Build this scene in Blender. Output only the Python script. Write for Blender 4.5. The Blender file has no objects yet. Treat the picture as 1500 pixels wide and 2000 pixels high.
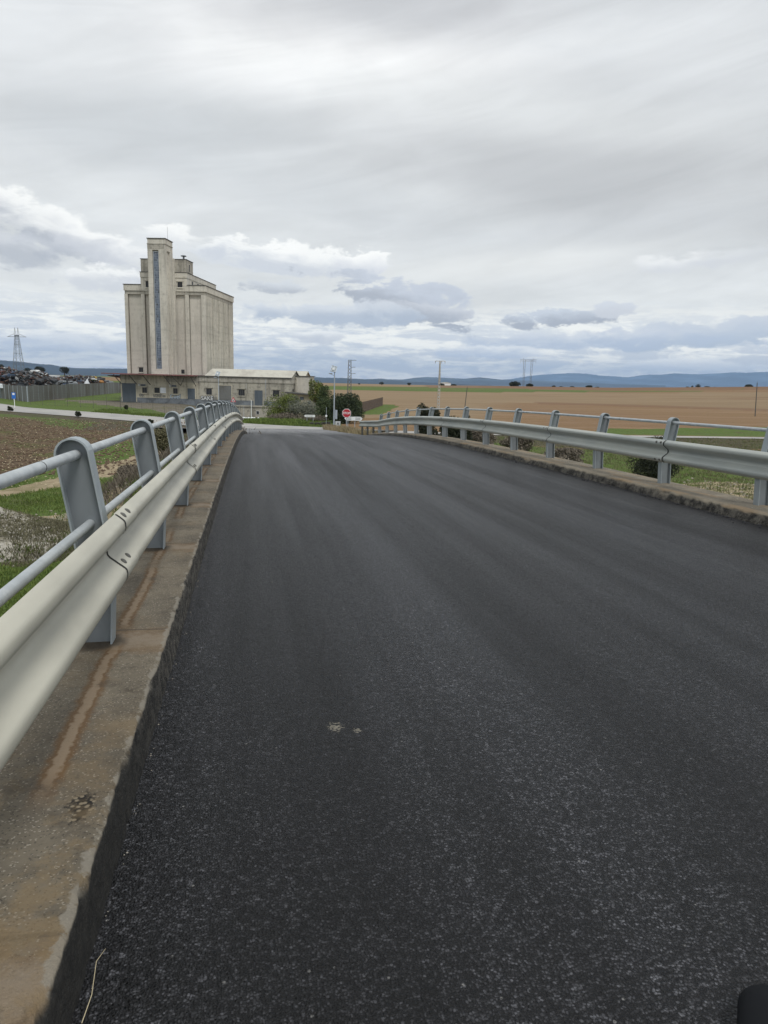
import bpy, bmesh, math, random
import numpy as np
from mathutils import Vector, Matrix, noise
from mathutils.geometry import tessellate_polygon
random.seed(7)
R = math.radians
C = bpy.context.scene.collection
SC = bpy.context.scene

# ------------------------------------------------------------------ camera
EYE = Vector((0, 0, 1.28))
FPX, PITCH, YAW, ROLL = 1400.0, .1832, .1887, .0256      # photograph is 1500 x 2000
cam = bpy.data.cameras.new('camera')
cam.sensor_fit = 'HORIZONTAL'; cam.sensor_width = 36; cam.lens = 36*FPX/1500
cam.clip_start = .05; cam.clip_end = 80000
camo = bpy.data.objects.new('camera', cam); C.objects.link(camo)
fwd = Vector((math.sin(YAW)*math.cos(PITCH), math.cos(YAW)*math.cos(PITCH), -math.sin(PITCH)))
rgt = Vector((math.cos(YAW), -math.sin(YAW), 0)); upv = rgt.cross(fwd)
r2 = rgt*math.cos(ROLL)+upv*math.sin(ROLL); u2 = -rgt*math.sin(ROLL)+upv*math.cos(ROLL)
camo.matrix_world = Matrix(((r2.x, u2.x, -fwd.x, EYE.x), (r2.y, u2.y, -fwd.y, EYE.y), (r2.z, u2.z, -fwd.z, EYE.z), (0, 0, 0, 1)))
SC.camera = camo
SC.render.resolution_x = 768; SC.render.resolution_y = 1024
SC.view_settings.view_transform = 'Standard'; SC.view_settings.look = 'None'
SC.view_settings.exposure = .38; SC.view_settings.gamma = 1

def ray(x, y):                        # direction of a pixel of the photograph
    return (r2*((x-750)/FPX) - u2*((y-1000)/FPX) + fwd)
def azel(x, y):
    d = ray(x, y).normalized(); return math.atan2(d.x, d.y), math.asin(d.z)
GZ = -3.92
HAZE_D = 4.2e-5
def at(x, y, z=GZ):                   # point of the photo on the level z
    d = ray(x, y); k = (z-EYE.z)/d.z; return EYE+d*k
def atD(x, y, D):                     # point of the photo at horizontal distance D
    d = ray(x, y); return EYE+d*(D/math.hypot(d.x, d.y))

# ------------------------------------------------------------------ node helper
class NT:
    def __init__(s, tree): s.t = tree; s.n = tree.nodes; s.l = tree.links
    def node(s, typ, **kw):
        n = s.n.new(typ)
        for k, v in kw.items(): setattr(n, k, v)
        return n
    def put(s, sock, v):
        if isinstance(v, bpy.types.NodeSocket): s.l.new(v, sock)
        elif v is not None:
            if hasattr(sock.default_value, '__len__'):
                if not hasattr(v, '__len__'): v = (v,)*len(sock.default_value)
                v = tuple(v)
                if len(sock.default_value) == 4 and len(v) == 3: v = v+(1,)
            sock.default_value = v
    def m(s, op, a, b=None, c=None, clamp=False):
        n = s.node('ShaderNodeMath', operation=op, use_clamp=clamp)
        s.put(n.inputs[0], a)
        if b is not None: s.put(n.inputs[1], b)
        if c is not None: s.put(n.inputs[2], c)
        return n.outputs[0]
    def vm(s, op, a, b=None):
        n = s.node('ShaderNodeVectorMath', operation=op); s.put(n.inputs[0], a)
        if b is not None: s.put(n.inputs[1], b)
        return n.outputs['Value'] if op in ('LENGTH', 'DOT_PRODUCT', 'DISTANCE') else n.outputs[0]
    def mix(s, f, a, b, blend='MIX'):
        n = s.node('ShaderNodeMix', data_type='RGBA', blend_type=blend)
        s.put(n.inputs[0], f); s.put(n.inputs[6], a); s.put(n.inputs[7], b); return n.outputs[2]
    def noise(s, vec, scale, detail=3, rough=.55, dist=0, dim='3D'):
        n = s.node('ShaderNodeTexNoise', noise_dimensions=dim)
        s.put(n.inputs['Vector'], vec); n.inputs['Scale'].default_value = scale
        n.inputs['Detail'].default_value = detail; n.inputs['Roughness'].default_value = rough
        n.inputs['Distortion'].default_value = dist
        return n.outputs[0]
    def vor(s, vec, scale, feature='F1', rand=1):
        n = s.node('ShaderNodeTexVoronoi', feature=feature); s.put(n.inputs['Vector'], vec)
        n.inputs['Scale'].default_value = scale; n.inputs['Randomness'].default_value = rand
        return n
    def rng(s, v, a, b, c=0., d=1., smooth=True):
        n = s.node('ShaderNodeMapRange', interpolation_type='SMOOTHSTEP' if smooth else 'LINEAR')
        s.put(n.inputs[0], v); s.put(n.inputs[1], a); s.put(n.inputs[2], b); s.put(n.inputs[3], c); s.put(n.inputs[4], d)
        return n.outputs[0]
    def sep(s, v):
        n = s.node('ShaderNodeSeparateXYZ'); s.put(n.inputs[0], v); return n.outputs
    def comb(s, x, y, z):
        n = s.node('ShaderNodeCombineXYZ'); s.put(n.inputs[0], x); s.put(n.inputs[1], y); s.put(n.inputs[2], z); return n.outputs[0]
    def obj(s): return s.node('ShaderNodeTexCoord').outputs['Object']
    def pos(s): return s.node('ShaderNodeNewGeometry').outputs['Position']
    def bump(s, h, strength=.3, dist=.02):
        n = s.node('ShaderNodeBump'); s.put(n.inputs['Height'], h)
        n.inputs['Strength'].default_value = strength; n.inputs['Distance'].default_value = dist
        return n.outputs[0]

# ------------------------------------------------------------------ world: thin high overcast with cumulus below it
world = bpy.data.worlds.new('World'); SC.world = world; world.use_nodes = True
W = NT(world.node_tree); W.n.clear()
SUN_EL, SUN_AZ = R(54), R(160)          # compass bearing of the veiled sun, measured from +Y towards +X
sky = W.node('ShaderNodeTexSky', sky_type='NISHITA', sun_disc=False, sun_elevation=SUN_EL, sun_rotation=SUN_AZ)
nish = W.mix(1.0, sky.outputs[0], (.085, .085, .085), 'MULTIPLY')
d = W.node('ShaderNodeTexCoord').outputs['Generated']
dx, dy, dz = W.sep(d)
az = W.m('ARCTAN2', dx, dy); el = W.m('ARCSINE', dz)
elc = W.m('MAXIMUM', el, .0)
zz = W.m('ADD', W.m('MAXIMUM', dz, 0.), .09)
pl = W.comb(W.m('DIVIDE', dx, zz), W.m('DIVIDE', dy, zz), 0.)
n1 = W.noise(pl, .55, 5, .55, .4)                 # broad veil structure seen in perspective
n2 = W.noise(W.vm('ADD', pl, (7.3, 2.1, 0)), 1.7, 5, .6, .3)
# colour of the veil by height above the horizon
veil = W.mix(W.rng(el, .0, .16), (.76, .765, .72), (.655, .675, .675))
veil = W.mix(W.rng(el, .12, .42), veil, (.585, .605, .62))
f = W.m('ADD', W.m('MULTIPLY', W.m('SUBTRACT', n1, .5), .55), W.m('MULTIPLY', W.m('SUBTRACT', n2, .5), .22))
f = W.m('MULTIPLY', W.m('ADD', f, 1.), 1.)
veil = W.mix(1.0, veil, W.comb(f, f, f), 'MULTIPLY')
ae = W.comb(az, el, 0.)
def gauss(px, py, rx, ry, tilt=0, warp=None, wk=0.):
    a0, e0 = azel(px, py)
    u = W.m('SUBTRACT', az, a0); v = W.m('SUBTRACT', el, e0)
    if tilt:
        c_, s_ = math.cos(tilt), math.sin(tilt)
        uu = W.m('ADD', W.m('MULTIPLY', u, c_), W.m('MULTIPLY', v, s_)); vv = W.m('SUBTRACT', W.m('MULTIPLY', v, c_), W.m('MULTIPLY', u, s_))
        u, v = uu, vv
    u = W.m('DIVIDE', u, rx/1450); v = W.m('DIVIDE', v, ry/1450)
    r = W.m('SQRT', W.m('ADD', W.m('MULTIPLY', u, u), W.m('MULTIPLY', v, v)))
    if warp is not None: r = W.m('ADD', r, W.m('MULTIPLY', warp, wk))
    return r, v
def veilspot(v, px, py, rx, ry, col, amt, tilt=0):
    r, _ = gauss(px, py, rx, ry, tilt, W_soft, 1.0)
    return W.mix(W.m('MULTIPLY', W.rng(r, 1.15, .1), amt), v, col)
W_soft = W.m('SUBTRACT', W.noise(W.vm('MULTIPLY', ae, (6., 14., 1.)), 1., 4, .55, .5), .5)
veil = veilspot(veil, 640, 110, 520, 150, (.86, .865, .86), .9)
veil = veilspot(veil, 90, 90, 330, 150, (.70, .72, .73), .5)
veil = veilspot(veil, 760, 15, 420, 75, (.48, .492, .51), .85)
veil = veilspot(veil, 1150, 330, 560, 170, (.475, .487, .495), .85, -.1)
veil = veilspot(veil, 330, 250, 520, 90, (.50, .525, .54), .7, .12)
veil = veilspot(veil, 980, 210, 620, 60, (.70, .72, .72), .55, -.12)
veil = veilspot(veil, 1350, 90, 300, 90, (.70, .72, .73), .4)
veil = veilspot(veil, 640, 390, 520, 70, (.56, .585, .60), .5, -.15)
veil = veilspot(veil, 980, 520, 420, 50, (.74, .75, .73), .7, .1)
veil = veilspot(veil, 1250, 440, 420, 40, (.60, .62, .63), .5, .1)
# cumulus edge noise
cn = W.m('SUBTRACT', W.noise(W.vm('MULTIPLY', ae, (26., 46., 1.)), 1., 8, .62, .35), .5)
cnb = W.m('SUBTRACT', W.noise(W.vm('MULTIPLY', W.vm('ADD', ae, (3.3, 1.7, 0)), (10., 30., 1.)), 1., 6, .6, .6), .5)
WHT, GRY, DRK = (.86, .865, .84), (.565, .585, .615), (.385, .41, .45)
streak = W.noise(W.vm('MULTIPLY', W.comb(W.m('ADD', az, W.m('MULTIPLY', el, 1.6)), W.m('SUBTRACT', el, W.m('MULTIPLY', az, .22)), 0.), (3., 26., 1.)), 1., 6, .6, .7)
kk = W.m('ADD', .95, W.m('MULTIPLY', W.m('SUBTRACT', streak, .5), .34))
veil = W.mix(1., veil, W.comb(kk, kk, kk), 'MULTIPLY')
sk = veil
def cloud(sk, px, py, rx, ry, top, bot, amt=1., tilt=0, soft=.35, wk=2.0, split=0.0):
    r, v = gauss(px, py, rx, ry, tilt, W.m('ADD', W.m('MULTIPLY', cn, 1.1), cnb), wk)
    msk = W.m('MULTIPLY', W.rng(r, 1.0, 1.0-soft*.62), amt)
    vv = W.m('ADD', W.m('ADD', v, split), W.m('MULTIPLY', cnb, 2.4))
    col = W.mix(W.rng(W.m('ADD', vv, W.m('MULTIPLY', cn, 1.2)), -.5, .75), bot, top)
    return W.mix(msk, sk, col)
# the band of far cloud rows over the horizon, with blue showing between them
hb = W.noise(W.vm('MULTIPLY', ae, (8., 62., 1.)), 1., 7, .62, 1.1)
hb2 = W.noise(W.vm('MULTIPLY', W.vm('ADD', ae, (5., 5., 0)), (24., 70., 1.)), 1., 7, .65, .8)
hbl = W.m('ADD', W.m('MULTIPLY', hb, .6), W.m('MULTIPLY', hb2, .4))
hcol = W.mix(W.rng(hbl, .435, .575), (.64, .67, .71), (1.03, 1.01, .93))
hcol = W.mix(.10, hcol, nish)
sk = W.mix(W.m('MULTIPLY', W.rng(el, .115, .045), .95), sk, hcol)
CL = [  # photo x, y, radii, top, bottom, amount, tilt, soft
 (60, 430, 190, 50, WHT, DRK, .9, -.33, .9), (190, 482, 110, 32, WHT, GRY, .8, -.3, .9), (10, 478, 150, 34, GRY, DRK, .75, -.1, 1.),
 (205, 545, 90, 26, WHT, GRY, .75, 0, .6), (335, 462, 75, 24, WHT, (.66, .68, .69), .8, -.1, .7),
 (500, 500, 120, 30, WHT, (.60, .63, .66), .75, -.05, .6), (610, 512, 170, 34, WHT, (.55, .58, .62), .85, -.08, .5),
 (555, 560, 75, 18, (.6, .63, .66), DRK, .8, 0, .6), (710, 515, 62, 26, WHT, (.62, .64, .67), .95, 0, .4),
 (790, 585, 165, 40, (.52, .555, .61), DRK, 1., -.22, .45), (860, 612, 110, 22, GRY, DRK, .9, -.1, .5),
 (640, 612, 200, 24, (.62, .65, .68), (.42, .47, .54), .9, 0, .6), (620, 658, 60, 13, WHT, GRY, .8, 0, .5),
 (1085, 622, 120, 19, (.55, .59, .64), DRK, 1., .06, .45), (1195, 605, 48, 15, (.6, .63, .67), GRY, .95, 0, .5),
 (1285, 518, 62, 20, (.80, .81, .80), (.60, .62, .64), .8, .0, 1.1), (1352, 510, 44, 20, (.80, .81, .80), (.60, .62, .64), .75, .3, 1.2), (1420, 505, 60, 14, (.7, .72, .73), (.56, .58, .61), .5, .1, 1.3),
 (1400, 650, 230, 30, (.56, .60, .65), (.43, .49, .57), .9, .08, .6), (1150, 665, 260, 20, (.62, .65, .69), (.46, .52, .61), .8, .05, .7),
 (980, 690, 150, 14, WHT, (.50, .56, .65), .8, 0, .6), (1330, 712, 150, 12, WHT, (.70, .73, .76), .85, 0, .6),
 (130, 665, 170, 20, WHT, (.62, .66, .72), .7, 0, .7)]
for c_ in CL: sk = cloud(sk, *c_[:6], amt=c_[6], tilt=c_[7], soft=c_[8])
sk = W.mix(W.rng(dz, .0, -.05), sk, (.30, .29, .26))
bg = W.node('ShaderNodeBackground'); W.put(bg.inputs[0], sk); bg.inputs[1].default_value = 1.0
W.l.new(bg.outputs[0], W.node('ShaderNodeOutputWorld').inputs[0])
world.cycles.sampling_method = 'MANUAL'; world.cycles.sample_map_resolution = 512

# ------------------------------------------------------------------ the sun behind the veil
sl = bpy.data.lights.new('sun', 'SUN'); sl.energy = 1.5; sl.angle = R(18); sl.color = (1, .97, .93)
so = bpy.data.objects.new('sun', sl); C.objects.link(so)
sd = Vector((math.sin(SUN_AZ)*math.cos(SUN_EL), math.cos(SUN_AZ)*math.cos(SUN_EL), math.sin(SUN_EL)))
so.rotation_euler = sd.to_track_quat('Z', 'Y').to_euler(); so.location = (0, 0, 60)

# ------------------------------------------------------------------ materials
def mat(name, col, rough=.8, metal=0., var=.15, vscale=3., bump=0., bscale=20., bdist=.01, spec=.5, col2=None, c2scale=1., c2lo=.45, c2hi=.65, stretch=None):
    mt = bpy.data.materials.new(name); mt.use_nodes = True
    N = NT(mt.node_tree); b = mt.node_tree.nodes['Principled BSDF']
    o = N.pos()
    if stretch: o2 = N.vm('MULTIPLY', o, stretch)
    else: o2 = o
    c = col if isinstance(col, bpy.types.NodeSocket) else tuple(col)+(1,)
    nz = N.noise(o2, vscale, 4)
    if col2 is not None: c = N.mix(N.rng(N.noise(o2, c2scale, 5, .62), c2lo, c2hi), c, col2)
    k = N.rng(nz, .25, .75, 1-var, 1+var, False)
    c = N.mix(1., c, N.comb(k, k, k), 'MULTIPLY')
    N.put(b.inputs['Base Color'], c); b.inputs['Roughness'].default_value = rough; b.inputs['Metallic'].default_value = metal
    b.inputs['Specular IOR Level'].default_value = spec
    if bump: N.put(b.inputs['Normal'], N.bump(N.noise(o2, bscale, 4, .6), bump, bdist))
    return mt
M = {}
M['galv'] = mat('galvanised_steel', (.185, .205, .22), .5, .2, .16, 5, col2=(.23, .255, .27), c2scale=3, stretch=(1, 1, .5))
M['galv_lit'] = mat('galvanised_flange_lit', (.33, .37, .39), .5, .2, .1, 5)  # paler copy of the steel: light caught by the flanges painted in
M['tube'] = mat('galvanised_tube', (.43, .465, .48), .48, .2, .14, 9, col2=(.50, .53, .54), c2scale=14)
M['beam_cream'] = mat('weathered_cream_zinc', (.50, .485, .405), .5, .08, .16, 7, bump=.12, bscale=190, bdist=.002, col2=(.42, .41, .345), c2scale=1.6, stretch=(1, .25, 1))
M['beam_grey'] = mat('weathered_grey_zinc', (.43, .45, .41), .5, .12, .10, 2, col2=(.35, .375, .355), c2scale=1.3, stretch=(1, .3, 2))
M['bolt'] = mat('bolt_zinc', (.11, .108, .095), .5, .4, .1)
M['gap'] = mat('joint_gap_shade', (.02, .02, .018), .9)  # near-black for hand rail joints and the painted shadow gap at panel laps
M['bare_post'] = mat('dull_steel_post', (.06, .058, .055), .7, .2)
M['dark'] = mat('dark_interior', (.018, .02, .024), .5, var=.3, vscale=.8)
M['door_grey'] = mat('grey_steel_door', (.085, .105, .125), .6, .1, .12, 1.2, stretch=(3, 3, .3))
M['base_strip'] = mat('grey_painted_base', (.16, .18, .20), .85, var=.2, col2=(.10, .11, .12), c2scale=.7)
M['roof_red'] = mat('faded_red_roof_edge', (.20, .085, .085), .75, var=.2, col2=(.13, .07, .065), c2scale=1.2)
M['roof_pale'] = mat('pale_fibre_cement_roof', (.50, .485, .42), .85, var=.06, col2=(.40, .38, .33), c2scale=.5, stretch=(1, .3, 1))
M['cap'] = mat('dark_coping', (.075, .075, .07), .85, var=.3)
M['white'] = mat('white_paint', (.72, .74, .74), .5, var=.06)
M['offwhite'] = mat('dirty_white', (.50, .52, .52), .7, var=.15)
M['black'] = mat('black_paint', (.012, .012, .014), .5)
M['red'] = mat('sign_red', (.42, .02, .035), .45, var=.05)
M['blue'] = mat('sign_blue', (.02, .14, .50), .45, var=.05)
M['graf_blue'] = mat('graffiti_pale_blue', (.50, .60, .68), .6, var=.2, vscale=5)
M['graf_line'] = mat('graffiti_faded_line', (.20, .20, .18), .8)
M['pole'] = mat('zinc_pole', (.36, .40, .44), .5, .2, .08)
M['conc_pole'] = mat('concrete_pole', (.40, .39, .36), .9, var=.12)
M['lattice'] = mat('dull_lattice_steel', (.13, .13, .13), .65, .3)
M['pylon'] = mat('far_lattice_steel', (.16, .17, .19), .65, .2)
M['solar'] = mat('solar_panel_back', (.24, .29, .33), .5, .2, .2, 6)
M['fence_panel'] = mat('grey_sheet_fence', (.155, .16, .155), .8, .05, .15, .4, col2=(.105, .10, .085), c2scale=.25, stretch=(1, 1, .4))
M['brown_fence'] = mat('rusty_brown_fence', (.115, .085, .07), .8, var=.25, vscale=2)
M['wire'] = mat('fence_wire', (.12, .115, .10), .7, .3)
M['rubber'] = mat('black_smooth_plastic', (.012, .013, .016), .55)
M['wood_dark'] = mat('dark_stone', (.06, .058, .05), .95, var=.4, vscale=3, bump=.5, bscale=4, bdist=.1)
M['white_sheet'] = mat('white_sheet', (.68, .72, .76), .6)
M['bark'] = mat('bark', (.085, .07, .055), .95, var=.3)
M['stone'] = mat('pale_stone', (.33, .30, .25), .9, var=.25, vscale=30)
M['stalk'] = mat('dry_stalk', (.50, .43, .28), .8, var=.2)
def leafmat(name, a, b, rough=.75, sc=.9):
    mt = bpy.data.materials.new(name); mt.use_nodes = True
    N = NT(mt.node_tree); bs = mt.node_tree.nodes['Principled BSDF']
    g = N.node('ShaderNodeNewGeometry')
    n = N.noise(g.outputs['Position'], sc, 3)
    f = N.m('ADD', N.m('MULTIPLY', g.outputs['Random Per Island'], .55), N.m('MULTIPLY', n, .75))
    c = N.mix(N.rng(f, .3, .95, smooth=False), a, b)
    N.put(bs.inputs['Base Color'], c); bs.inputs['Roughness'].default_value = rough; bs.inputs['Specular IOR Level'].default_value = .25
    return mt
M['leaf_green'] = leafmat('leaf_bright_green', (.045, .065, .018), (.17, .20, .05))
M['leaf_mid'] = leafmat('leaf_mid_green', (.022, .038, .018), (.095, .125, .05))
M['leaf_dark'] = leafmat('leaf_dark_green', (.014, .024, .014), (.06, .08, .04))
M['leaf_oak'] = leafmat('leaf_holm_oak', (.012, .016, .010), (.045, .052, .030))
M['leaf_grey'] = leafmat('leaf_grey_blossom', (.06, .07, .05), (.26, .27, .22))
M['twig_brown'] = leafmat('twig_brown', (.065, .055, .042), (.22, .19, .15))
M['grass_blade'] = leafmat('grass_blade', (.045, .075, .016), (.15, .20, .045))
M['grass_dry'] = leafmat('dry_grass_blade', (.16, .125, .07), (.36, .30, .19))
M['weed_olive'] = leafmat('olive_weed_blade', (.09, .086, .045), (.22, .205, .12))

def concrete_silo(name, base, grime=1., side=0.):
    mt = bpy.data.materials.new(name); mt.use_nodes = True
    N = NT(mt.node_tree); b = mt.node_tree.nodes['Principled BSDF']
    p = N.pos(); x, y, z = N.sep(p)
    big = N.noise(p, .16, 4, .6)
    st = N.noise(N.vm('MULTIPLY', p, (1.3, 1.3, .09)), 1.2, 5, .65)
    fine = N.noise(N.vm('MULTIPLY', p, (1., 1., .8)), 2.2, 6, .7)
    brd = N.noise(N.comb(N.m('MULTIPLY', x, .08), N.m('MULTIPLY', y, .08), N.m('MULTIPLY', z, 2.1)), 1., 3, .6)
    c = N.mix(N.rng(big, .35, .65), base, tuple(v*.82 for v in base))
    c = N.mix(N.m('MULTIPLY', N.rng(st, .47, .66), .5*grime), c, (.15, .142, .12))
    c = N.mix(N.m('MULTIPLY', N.rng(fine, .50, .68), .5*grime), c, (.13, .125, .11))
    c = N.mix(N.m('MULTIPLY', N.rng(brd, .52, .70), .30*grime), c, (.20, .19, .165))
    N.put(b.inputs['Base Color'], c); b.inputs['Roughness'].default_value = .9
    N.put(b.inputs['Normal'], N.bump(fine, .25, .05))
    return mt
M['silo'] = concrete_silo('silo_concrete', (.60, .575, .505), .6)
M['silo_panel'] = concrete_silo('silo_render_panel', (.585, .555, .49), .4)
M['silo_side'] = concrete_silo('silo_side_panel', (.55, .525, .45), .9)
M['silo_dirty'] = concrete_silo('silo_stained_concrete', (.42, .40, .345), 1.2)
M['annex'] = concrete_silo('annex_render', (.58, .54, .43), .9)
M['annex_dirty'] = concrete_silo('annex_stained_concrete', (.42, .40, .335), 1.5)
M['shed_wall'] = concrete_silo('shed_render', (.42, .385, .28), .5)
M['groove'] = mat('silo_joint', (.07, .065, .055), .95)

def asphalt():
    mt = bpy.data.materials.new('new_asphalt'); mt.use_nodes = True
    N = NT(mt.node_tree); b = mt.node_tree.nodes['Principled BSDF']
    p = N.pos(); x, y, z = N.sep(p)
    v1 = N.vor(N.vm('ADD', p, N.vm('MULTIPLY', N.comb(N.noise(p, 60, 2), N.noise(N.vm('ADD', p, (5, 5, 5)), 60, 2), 0.), (.009, .009, 0.))), 150); v2 = N.vor(N.vm('ADD', p, (3.1, 1.7, .3)), 42)
    r1 = N.sep(v1.outputs['Color'])[0]; r2_ = N.sep(v2.outputs['Color'])[1]
    stone = N.m('MULTIPLY', N.m('POWER', r1, 2.1), N.rng(N.noise(p, 30, 5, .8), .34, .66, .35, 1.5, False))
    c = N.mix(stone, (.0022, .0023, .0028), (.060, .061, .067))
    cb = N.rng(N.noise(p, 46, 2, .6), .36, .64, .35, 1.75, False); c = N.mix(1., c, N.comb(cb, cb, cb), 'MULTIPLY')
    # scattered pale chips
    chip = N.m('MULTIPLY', N.rng(r2_, .95, .97), N.rng(v2.outputs['Distance'], .22, .12))
    c = N.mix(N.m('MULTIPLY', chip, .7), c, (.24, .235, .225))
    # dark voids between stones
    c = N.mix(N.m('MULTIPLY', N.rng(v1.outputs['Distance'], .40, .66), .85), c, (.002, .002, .0025))
    # roller bands along the road and the dark seam
    xs = N.m('SUBTRACT', x, N.m('MULTIPLY', N.m('MULTIPLY', y, y), .000265))
    band = N.noise(N.comb(N.m('MULTIPLY', xs, 1.), N.m('MULTIPLY', y, .035), 0.), 1.5, 4, .6)
    cl = N.noise(N.vm('MULTIPLY', p, (1., .45, 1.)), 1.7, 5, .65)
    k = N.m('ADD', N.rng(band, .36, .64, .52, 1.62, False), N.rng(cl, .3, .7, -.2, .22, False))
    w = N.m('ADD', xs, N.m('MULTIPLY', N.m('SUBTRACT', N.noise(N.comb(0., N.m('MULTIPLY', y, .5), 0.), 1., 3), .5), .14))
    seam = N.rng(N.m('ABSOLUTE', N.m('SUBTRACT', w, 2.58)), .16, .015)
    seam2 = N.rng(N.m('ABSOLUTE', N.m('SUBTRACT', w, 1.32)), .22, .03)
    k = N.m('MULTIPLY', k, N.m('SUBTRACT', 1., N.m('ADD', N.m('MULTIPLY', seam, .42), N.m('MULTIPLY', seam2, .28))))
    tr = N.rng(N.m('ABSOLUTE', N.m('SUBTRACT', w, .72)), .42, .05)
    k = N.m('MULTIPLY', k, N.m('ADD', 1., N.m('MULTIPLY', tr, .22)))
    # paler towards the cross road: near-white sheen painted into the colour
    far_sheen = N.rng(N.m('ADD', y, N.m('MULTIPLY', cl, 14.)), 40., 60.)
    c = N.mix(1., c, N.comb(k, k, k), 'MULTIPLY')
    c = N.mix(N.m('MULTIPLY', far_sheen, .8), c, (.19, .19, .195))
    # pale dried splash
    sp = N.vm('DISTANCE', N.vm('MULTIPLY', p, (1., .75, 0.)), (.32, 2.57*.75, 0.))
    nn = N.noise(p, 75, 4, .7)
    spm = N.m('MULTIPLY', N.rng(N.m('ADD', sp, N.m('MULTIPLY', N.m('SUBTRACT', nn, .5), .16)), .026, .008), .62)
    sp2 = N.vm('DISTANCE', N.vm('MULTIPLY', p, (1., .75, 0.)), (.40, 2.53*.75, 0.))
    spm2 = N.m('MULTIPLY', N.rng(N.m('ADD', sp2, N.m('MULTIPLY', N.m('SUBTRACT', nn, .5), .09)), .014, .006), .5)
    c = N.mix(N.m('MAXIMUM', spm, spm2), c, (.33, .30, .235))
    N.put(b.inputs['Base Color'], c)
    N.put(b.inputs['Roughness'], N.m('ADD', N.rng(r1, 0, 1, .33, .56, False), N.rng(band, .35, .65, .07, -.07, False))); b.inputs['Specular IOR Level'].default_value = .27
    h = N.m('ADD', N.m('MULTIPLY', N.m('SUBTRACT', 1., v1.outputs['Distance']), .6), N.m('MULTIPLY', r1, .8))
    N.put(b.inputs['Normal'], N.bump(N.m('ADD', h, N.m('MULTIPLY', N.noise(p, 210, 3), .8)), 1., .006))
    return mt
M['asphalt'] = asphalt()

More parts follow.
